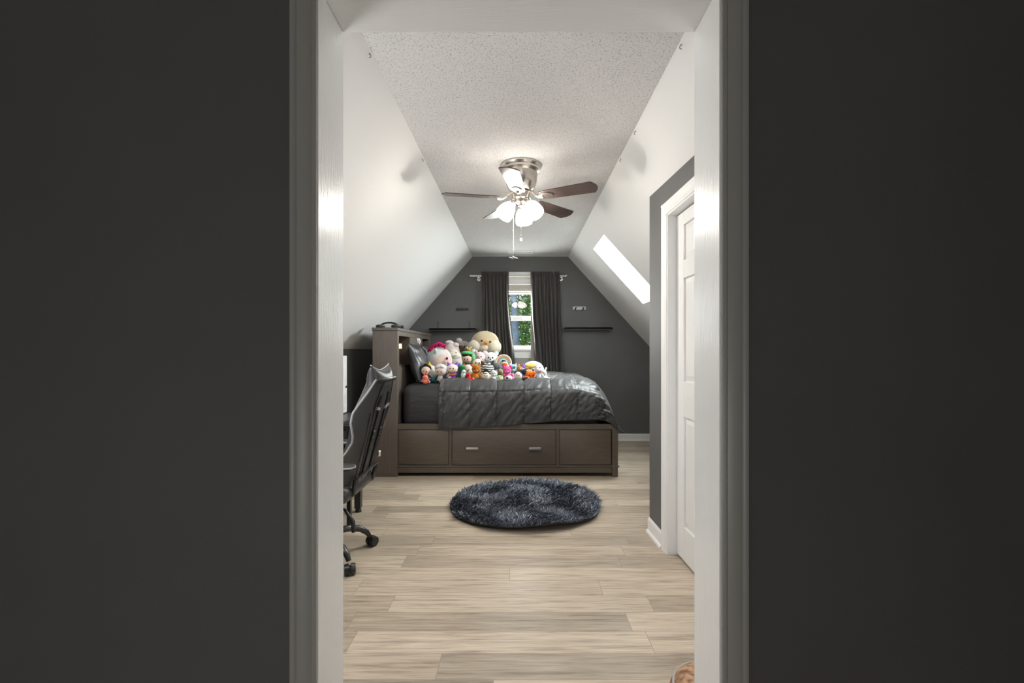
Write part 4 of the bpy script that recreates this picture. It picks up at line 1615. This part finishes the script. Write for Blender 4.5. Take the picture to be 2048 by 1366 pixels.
toy('plush_doll', 'white haired plush doll with navy sleeves', 4.52, (881, 741, 22, 21), (226, 208, 196), body=(881, 756, 16, 13), bc=(196, 190, 180), base=SHEET_Z,
    eyez=-0.20, arms=(38, 52, 84), legs=(24, 26, 32),
    extra=(('hair', 881, 736.2, 25, 17, 0.16, (212, 211, 210), 0, 0.052), ('fringe', 877.5, 733.5, 11, 5, -0.74, (216, 215, 214), -18), ('fringe', 885, 733.5, 10, 5, -0.72, (216, 215, 214), 20)))
toy('plush_unicorn', 'rainbow pastel plush with a purple belly in front of the unicorn', 4.60, (905, 737, 22, 19), M_PASTEL, body=(907, 752, 20, 13), bc=(120, 62, 178),
    arms=(208, 196, 176), legs=(212, 200, 180), ears='pointy', ec=(180, 92, 190),
    extra=(('headband', 904, 730, 18, 5, -0.2, (150, 90, 200)), ('collar', 908, 749, 20, 3.5, -0.5, (232, 120, 96))))
toy('plush_parrot', 'purple and blue plush parrot with red trim between unicorn and green dinosaur', 4.88, (915, 732, 17, 12), (112, 60, 170), eyes=True,
    extra=(('wing', 914, 730, 8, 7, -0.9, (52, 110, 216)), ('trim', 915, 736, 15, 3, -0.85, (214, 46, 92))), nose=(238, 170, 60))
toy('plush_dinosaur', 'dark green plush dinosaur with pale belly', 4.49, (923, 739, 16, 19), (34, 92, 58), body=(922, 752, 15, 16), bc=(46, 66, 56), ears=None,
    legs=(196, 204, 198), arms=(50, 84, 66), extra=(('belly', 927, 750, 10, 16, -0.6, (206, 216, 210)), ('crest', 925, 733, 13, 8, -0.35, (58, 160, 92)), ('snout', 928, 743, 9, 8, -0.75, (214, 222, 214))))
toy('plush_fox', 'cream plush fox with red ears behind the green dinosaur', 4.75, (936, 740, 20, 22), (228, 206, 190), ears='pointy', ec=(206, 70, 48), nose=(60, 40, 36))
toy('plush_heart', 'small red plush ladybird beside the brown bear', 4.46, (936, 750, 8, 8), (206, 28, 40), body=(939, 757, 10, 7), bc=(226, 62, 66), legs=(232, 90, 86), arms=(206, 28, 40))
toy('teddy_bear', 'orange brown teddy bear seated in the front row', 4.52, (952.5, 738, 18, 18), (176, 104, 36), body=(952, 753, 17, 16), bc=(196, 122, 50), ears='round', ec=(156, 88, 30),
    inner=(206, 150, 90), muzzle=(214, 148, 78), nose=(40, 26, 22), arms=(176, 104, 36), legs=(216, 142, 62))
toy('plush_zebra', 'black and white striped zebra plush lying behind the front row', 4.76, (975, 738, 27, 24), M_ZEBRA, eyes=False, ears='pointy', ec=(60, 60, 62),
    extra=(('muzzle', 973, 743, 12, 9, -0.88, (30, 29, 30)), ('mane', 975, 727.5, 6, 7, -0.2, (40, 40, 42))))
toy('plush_owl', 'small cream plush owl with orange beak', 4.45, (972, 753, 17, 18), (222, 210, 190), nose=(226, 128, 44), legs=(222, 186, 130), eyez=0.2,
    extra=(('wing', 965, 754, 5, 10, -0.2, (196, 180, 158)), ('wing', 979.5, 754, 5, 10, -0.2, (196, 180, 158)), ('crest', 971, 746.5, 9, 2.5, -0.62, (70, 58, 52))))
toy('plush_cat', 'pale grey and white plush cat next to the owl', 4.475, (988, 747, 14, 13), (196, 200, 204), body=(987, 757, 15, 12), bc=(226, 226, 224), ears='pointy', ec=(150, 152, 156),
    muzzle=(232, 232, 230), nose=(190, 140, 140), arms=(200, 202, 206), legs=(228, 226, 222))
toy('plush_koala', 'round grey koala plush in the second row', 4.80, (995, 735, 19, 20), (108, 104, 110), ears='round', ec=(124, 120, 126), nose=(34, 32, 36), inner=(160, 150, 156))
toy('plush_turtle', 'olive plush turtle tucked between the koala and pink bear', 4.63, (1001, 744, 11, 13), (152, 148, 104), nose=(90, 90, 60), legs=(126, 124, 84),
    extra=(('shell', 1001, 749, 13, 8, 0.4, (110, 112, 76)),))
toy('plush_mouse', 'dark slate grey plush mouse beside the pink bear', 4.66, (1007, 742, 9, 12), (74, 80, 90), ears='round', ec=(92, 98, 108), nose=(200, 150, 150))
toy('plush_frog', 'small pale green and white plush frog in the front row', 4.44, (1000, 757, 13, 13), (186, 212, 158), legs=(170, 200, 140), eyez=0.5,
    extra=(('belly', 1000, 760, 12.5, 8, -0.28, (226, 230, 220)), ('brow', 997, 751.5, 4, 3, -0.4, (160, 194, 128)), ('brow', 1003, 751.5, 4, 3, -0.4, (160, 194, 128))))
toy('teddy_bear', 'hot pink teddy bear in the middle of the front row', 4.555, (1014, 740, 17, 17), (226, 92, 152), body=(1017, 753, 16, 15), bc=(228, 110, 164), ears='round', ec=(222, 80, 146),
    inner=(240, 40, 110), muzzle=(236, 150, 186), nose=(120, 30, 80), arms=(226, 92, 152), legs=(236, 130, 176))
toy('plush_puppy', 'white plush puppy with pale pink ears lying before the pink bear', 4.43, (1018, 757, 15, 12), (228, 220, 220), ears='floppy', ec=(226, 160, 190), nose=(40, 34, 36),
    extra=(('eye_patch', 1014.5, 755.5, 5, 5, -0.85, (70, 78, 76)), ('paw', 1027, 758, 8, 9, 0.0, (232, 168, 200))))
toy('plush_cat', 'pale blue plush cat behind the pink bear', 4.77, (1026, 737, 15, 17), (178, 206, 214), ears='pointy', ec=(226, 230, 226), muzzle=(226, 226, 226), nose=(210, 130, 150),
    extra=(('mask', 1024, 734, 6, 6, -0.86, (96, 160, 182)), ('mask', 1029, 734, 6, 6, -0.8, (96, 160, 182))))
toy('plush_penguin', 'egg shaped grey white plush penguin with a black cap', 4.455, (1036, 752, 16, 19), (214, 206, 200), legs=(206, 190, 170), eyez=0.18,
    extra=(('cap', 1036, 746.5, 16.5, 10.5, 0.12, (30, 28, 34)),), nose=(230, 170, 90))
toy('plush_monkey', 'tan and brown plush monkey peeking out behind the penguin', 4.78, (1039, 735, 12, 14), (212, 160, 110), ears='round', ec=(120, 76, 44), muzzle=(226, 190, 150), nose=(90, 50, 34),
    extra=(('hair', 1041, 732, 8, 8, -0.2, (124, 78, 44)),))
toy('plush_owl', 'small violet and white plush owl beside the big cream plush', 4.90, (1046, 734, 9, 12), (118, 100, 190), nose=(230, 180, 70), ears='pointy',
    extra=(('belly', 1046, 739, 7, 7, -0.4, (226, 222, 226)),))
toy('plush_whale', 'dark navy plush whale behind the orange pumpkin', 4.75, (1051, 745, 22, 16), (36, 42, 60), legs=(50, 58, 80),
    extra=(('fin', 1062, 741, 14, 5, -0.2, (40, 46, 66), -12), ('belly', 1050, 750, 18, 7, -0.5, (120, 150, 160))))
toy('plush_pumpkin', 'bright orange plush pumpkin near the right end of the pile', 4.575, (1062, 751, 22, 19), (240, 110, 26), eyes=True, eyew=0.35,
    extra=(('lobe', 1056, 751, 11, 18, -0.35, (238, 104, 24)), ('lobe', 1068, 751, 11, 18, -0.35, (238, 104, 24)), ('leaf_cap', 1058, 741, 13, 4, -0.1, (206, 216, 190)), ('stem', 1062, 740, 3.5, 6, 0, (96, 120, 60))))
toy('plush_hedgehog', 'low dark brown plush hedgehog with coral edge before the pumpkin', 4.44, (1051, 758, 15, 10), (64, 44, 38), nose=(24, 20, 20), depth=0.9,
    extra=(('edge', 1057, 758, 6, 10, -0.2, (236, 120, 84)), ('back', 1051, 754.5, 13, 4, 0.3, (226, 120, 88))))
toy('plush_doll', 'white plush astronaut doll with a violet chest mark at the right end', 4.50, (1077.5, 739, 17, 16), (226, 220, 224), body=(1078.5, 751, 13, 14), bc=(224, 222, 226),
    eyes=False, arms=(222, 220, 226), legs=(228, 226, 228), cat='plush toy',
    extra=(('visor', 1075.5, 740, 11, 9, -0.72, (214, 196, 204)), ('badge', 1079.5, 735.0, 3.4, 3.4, -0.86, (150, 130, 200), 0, 0.003), ('hood', 1077, 734, 18, 10, 0.25, (206, 196, 220))))
toy('plush_bunny', 'white plush bunny lying at the far right end of the pile', 4.62, (1088, 746, 11, 13), (228, 226, 220), body=(1089, 755, 13, 8), bc=(224, 222, 216), nose=(210, 170, 170),
    legs=(230, 228, 222), extra=(('ear', 1086, 738, 4, 10, 0.1, (226, 224, 220), -14), ('ear', 1091, 739, 4, 10, 0.1, (226, 224, 220), 18), ('paw', 1096, 757, 9, 4.5, -0.3, (230, 228, 220))))

# --- rows behind
u_ = toy('plush_unicorn', 'large round pastel unicorn plush with a magenta mane', 5.13, (878, 723, 53, 60), M_PASTEL, eyes=False, wob=0.02, depth=0.50, turn=0,
         extra=(('eye', 895.5, 716.5, 4.6, 5.4, -0.385, M_EYE), ('cheek', 888, 726, 14, 10, -0.445, (226, 180, 174), 0, 0.004), ('ear', 872.5, 703, 7, 13, -0.34, (226, 222, 206), 10), ('ear_lining', 874, 704, 3, 9, -0.46, (190, 214, 196), 10)))
s_ = 5.13 / F_PX
mane = MB()
rm = random.Random(4)
for k in range(170):
    t = rm.random()
    px = 858 + 33 * t
    py = 706 - 17 * math.sin(PI * (0.10 + 0.66 * t)) + rm.uniform(-3.0, 3.5)
    c = at(px, py, 5.13 + rm.uniform(-0.05, 0.06)) - u_.location
    mane.ell(c, (0.009, 0.009, 0.009), u=6, v=4)
    q_ = Vector((rm.uniform(-1, 1), rm.uniform(-1, 0.4), rm.uniform(-0.2, 1))).normalized() * 0.026
    mane.tube([c, c + q_ * 0.6, c + q_ + Vector((0, 0, -0.004))], [0.004, 0.003, 0.001], 5)
mn = mane.build('mane', fuzz((222, 22, 110)), u_, smooth=True, angle=180)
dn = toy('plush_dinosaur', 'cream plush dinosaur with a thin smile beside the unicorn', 5.29, (907, 725, 36, 55), (226, 220, 204), eyes=False, depth=0.6, wob=0.02,
         extra=(('eye', 913, 706.5, 3.6, 4.2, -0.46, M_EYE), ('snout', 908, 712, 30, 18, -0.20, (230, 224, 208)), ('foot', 911, 733, 12, 14, -0.5, (206, 196, 176))))
pts = [at(902 + 2.0 * k, 712.6 - 0.11 * (k - 1) ** 1.6 if k > 1 else 712.6, 5.29) - dn.location + Vector((0, -0.083 + 0.0016 * (k - 3) ** 2, 0)) for k in range(9)]
MB().tube(pts, 0.0022, 6).build('smile', M_EYE, dn, smooth=True)
fl = toy('plush_alpaca', 'fluffy pinkish white alpaca plush behind the cream dinosaur', 5.47, (902, 716.5, 42, 65), (222, 206, 202), eyes=False, depth=0.55, wob=0.10,
         extra=(('tuft', 899, 685, 16, 9, -0.1, (226, 220, 212)), ('tuft', 888, 693, 12, 10, -0.1, (212, 222, 210)), ('tuft', 912, 690, 13, 10, -0.1, (226, 206, 206))))
toy('plush_koala', 'large grey koala plush with fluffy ears at the back of the pile', 5.64, (926, 694, 32, 24), (172, 164, 156), body=(926, 715, 34, 40), bc=(178, 172, 166), eyes=True, nose=(50, 44, 42), wob=0.07,
    extra=(('ear', 918, 681, 13, 10, 0.0, (190, 186, 182)), ('ear', 938, 690, 9, 9, 0.0, (150, 144, 136)), ('face', 925, 697, 14, 15, -0.72, (112, 96, 88))))
toy('plush_bee', 'tiny yellow and black bee plush before the grey koala', 5.30, (938, 699, 7.5, 7), (222, 182, 40), body=(938, 712, 11, 20), bc=(206, 204, 214),
    extra=(('stripe', 938, 700.5, 7.8, 2.4, -0.02, (36, 30, 24)), ('wing', 934, 695.5, 4, 4, 0.3, (226, 224, 228)), ('wing', 942, 695.5, 4, 4, 0.3, (226, 224, 228))))
toy('plush_sheep', 'white plush sheep with a round pom head in front of the chick', 5.12, (947.5, 705, 13, 14), (216, 212, 206), body=(947, 720, 17, 22), bc=(214, 212, 204), eyes=True, nose=(120, 100, 100), ears='floppy', wob=0.06)
toy('plush_doll', 'plush doll with a green cap and black fringe', 4.96, (933.5, 717, 20, 19), (222, 190, 164), body=(935, 735, 17, 18), bc=(60, 92, 74), eyez=-0.15, arms=(222, 190, 164),
    extra=(('hair', 933.8, 711.5, 22, 13, 0.14, (34, 32, 34), 0, 0.048), ('fringe', 932, 710.5, 14, 4, -0.74, (34, 32, 34), -8), ('cap', 935, 706.2, 25, 7.5, -0.05, (92, 196, 122), 4, 0.058), ('cap_tail', 946, 714, 9, 16, 0.2, (132, 206, 142), -14), ('scarf', 935, 727, 15, 4, -0.5, (52, 84, 66))))
toy('plush_pig', 'pinkish white plush pig right of the green capped doll', 5.06, (960, 714, 21, 21), (228, 206, 208), ears='pointy', ec=(206, 166, 172), muzzle=(228, 190, 196), nose=(190, 140, 150))
toy('plush_duck', 'cream plush duck with a yellow bill above the brown bear', 4.86, (956, 726, 23, 16), (230, 222, 200), ears=None, eyes=True,
    extra=(('bill', 947, 730, 7, 8, -0.6, (232, 206, 66)), ('wing', 964, 728, 9, 11, -0.3, (232, 210, 214))))
toy('plush_bear', 'bright white fluffy polar bear plush below the chick', 5.12, (982, 716, 27, 23), (236, 236, 234), ears='round', ec=(236, 236, 234), nose=(60, 60, 66), muzzle=(238, 238, 236), wob=0.07,
    extra=(('paw', 977, 727, 13, 10, -0.8, (150, 150, 150)),))
ck = toy('plush_chick', 'big fluffy cream chick plush with an orange beak sitting highest', 5.46, (970, 684, 56, 44), (204, 186, 154), body=(971, 722, 50, 50), bc=(196, 158, 120), eyes=False, wob=0.025, depth=0.72,
         extra=(('cheek', 952, 692, 30, 26, -0.30, (222, 212, 192)), ('cheek', 988, 694, 30, 30, -0.30, (226, 216, 194)), ('chin', 970, 696, 26, 18, -0.42, (228, 216, 192)),
                ('beak', 974, 686, 9, 6.5, -0.78, (236, 150, 40)), ('eye', 965, 682, 4, 4, -0.70, M_EYE), ('eye', 982, 684, 4, 4, -0.66, M_EYE), ('bib', 968, 704, 24, 8, -0.25, (206, 140, 100))))
tuft = MB()
for k in range(1, 6, 2):
    a = at(966 + k * 1.4, 661.5, 5.46) - ck.location
    tuft.tube([a + Vector((0, 0, -0.02)), a + Vector((0.004 * (k - 3), 0, 0.008))], [0.003, 0.0008], 5)
tuft.build('tuft', fuzz((206, 190, 160)), ck)
# rainbow arch
d = 5.03
rb = thing('plush_rainbow', 'plush rainbow arch with cloud feet near the left curtain', 'plush toy', at(1007, 755, d) * 1.0, 0, GROUP)
rb.location.z = BED_Z + 0.004
s_ = d / F_PX
for k, (ro, ri, colr) in enumerate(((16.5, 13.3, (230, 210, 190)), (13.3, 10.6, (226, 150, 140)), (10.6, 8.0, (150, 200, 160)), (8.0, 5.4, (214, 222, 220)))):
    mb = MB()
    zc = (755 - 725.5) * s_
    pts = [(-(ro + ri) / 2 * s_, 0, 0.01)] + [((ro + ri) / 2 * s_ * -math.cos(PI * i / 16), 0, zc + (ro + ri) / 2 * s_ * math.sin(PI * i / 16)) for i in range(17)] + [((ro + ri) / 2 * s_, 0, 0.01)]
    mb.tube(pts, (ro - ri) * s_ * 0.62, 10)
    mb.build('band', fuzz(colr), rb, smooth=True, angle=180)
for q in (-1, 1):
    mb = MB()
    for j in range(4):
        mb.ell((q * 12 * s_ + (j - 1.5) * 0.018, -0.01, 0.028 + 0.01 * (j % 2)), (0.024, 0.03, 0.026), u=10, v=8)
    mb.build('cloud', fuzz(WHT), rb, smooth=True, angle=180)
toy('plush_fish', 'white plush fish with an orange oval face before the rainbow', 4.88, (1009, 732, 16, 18), (230, 226, 218), eyes=True,
    extra=(('face', 1009, 729, 12, 8.5, -0.72, (230, 104, 30)), ('fin', 1018, 735, 6, 9, 0, (226, 222, 214))))
toy('plush_bunny', 'slim lavender plush bunny with tall ears below the window', 5.12, (1041, 737, 10, 10), (176, 160, 196), ears='long', ec=(136, 110, 150))
bc_ = toy('plush_duck', 'wide cream plush platypus with yellow face patch right of the window', 5.02, (1066, 739, 44, 34), (226, 216, 204), eyes=False, depth=0.5, wob=0.02,
          extra=(('face', 1060, 732, 24, 12, -0.36, (236, 200, 104), -8), ('bill', 1054, 736, 10, 5, -0.52, (232, 150, 40), -10), ('eye', 1063, 728.5, 3, 3, -0.50, M_EYE), ('hem', 1078, 736, 20, 4, -0.42, (92, 74, 130), 24)))

# ================================================================== OUTSIDE THE WINDOW
def leaves(n, cx, cy, cz, rx, ry, rz, size, seed):
    r = random.Random(seed)
    vs, fs, mi = [], [], []
    for i in range(n):
        while True:
            a, b, c = r.uniform(-1, 1), r.uniform(-1, 1), r.uniform(-1, 1)
            q = a * a + b * b + c * c
            if 0.25 < q < 1:
                break
        if noise.noise(Vector((a * 2.5, b * 2.5, c * 2.5 + seed))) < -0.16:
            continue
        p = Vector((cx + a * rx, cy + b * ry, cz + c * rz))
        e = Euler((r.uniform(-0.9, 0.9), r.uniform(-0.9, 0.9), r.uniform(0, 6.3))).to_matrix()
        s = size * r.uniform(0.6, 1.3)
        b0 = len(vs)
        for q in ((-0.5, 0, 0), (0, -0.28, 0.05), (0.55, 0, 0), (0, 0.28, 0.05)):
            vs.append(p + e @ (Vector(q) * s))
        fs.append((b0, b0 + 1, b0 + 2, b0 + 3))
        mi.append(0 if r.random() < 0.6 else 1)
    me = bpy.data.meshes.new('foliage')
    me.from_pydata(vs, [], fs)
    me.materials.append(M_LEAF_A)
    me.materials.append(M_LEAF_B)
    for k, p in zip(mi, me.polygons):
        p.material_index = k
    return me


GZ = -2.9
m = MB().box(-25, 25, 6.5, 45, GZ - 0.1, GZ)
structure(m.build('ground', M_GROUND), 'green ground outside below the window', 'ground')
for i, (lab, tx, ty, tr, crown, n) in enumerate((
        ('grey trunked tree straight outside the far window', -0.09, 10.2, 0.085, (-0.35, 10.3, 4.0, 1.2, 1.0, 1.3), 7000),
        ('leafy green tree outside, right of the grey trunk', 1.0, 13.2, 0.12, (0.80, 13.2, 1.4, 1.05, 1.3, 2.9), 22000),
        ('leafy green tree outside, left of the grey trunk', -1.5, 16.4, 0.12, (-1.35, 16.4, 1.7, 1.3, 1.4, 3.0), 20000),
        ('dense green tree farthest away outside the window', 0.3, 22.0, 0.2, (0.2, 22.0, 2.0, 4.5, 2.0, 4.8), 22000))):
    tr_ = thing('tree', lab, 'tree', (tx, ty, GZ), group='trees beyond the window')
    hgt = crown[2] - GZ
    m = MB().tube([(0, 0, 0), (0.03, 0, hgt * 0.35), (0, 0.02, hgt * 0.7), ((crown[0] - tx) * 0.5, (crown[1] - ty) * 0.5, hgt)],
                  [tr * 1.25, tr * 1.05, tr, tr * 0.5], 14)
    m.build('trunk', M_TRUNK, tr_, smooth=True)
    me = leaves(n, crown[0] - tx, crown[1] - ty, crown[2] - GZ, crown[3], crown[4], crown[5], 0.10 if i < 3 else 0.24, i + 1)
    fo = obj('foliage', me, None, tr_)
    fo['kind'] = 'stuff'
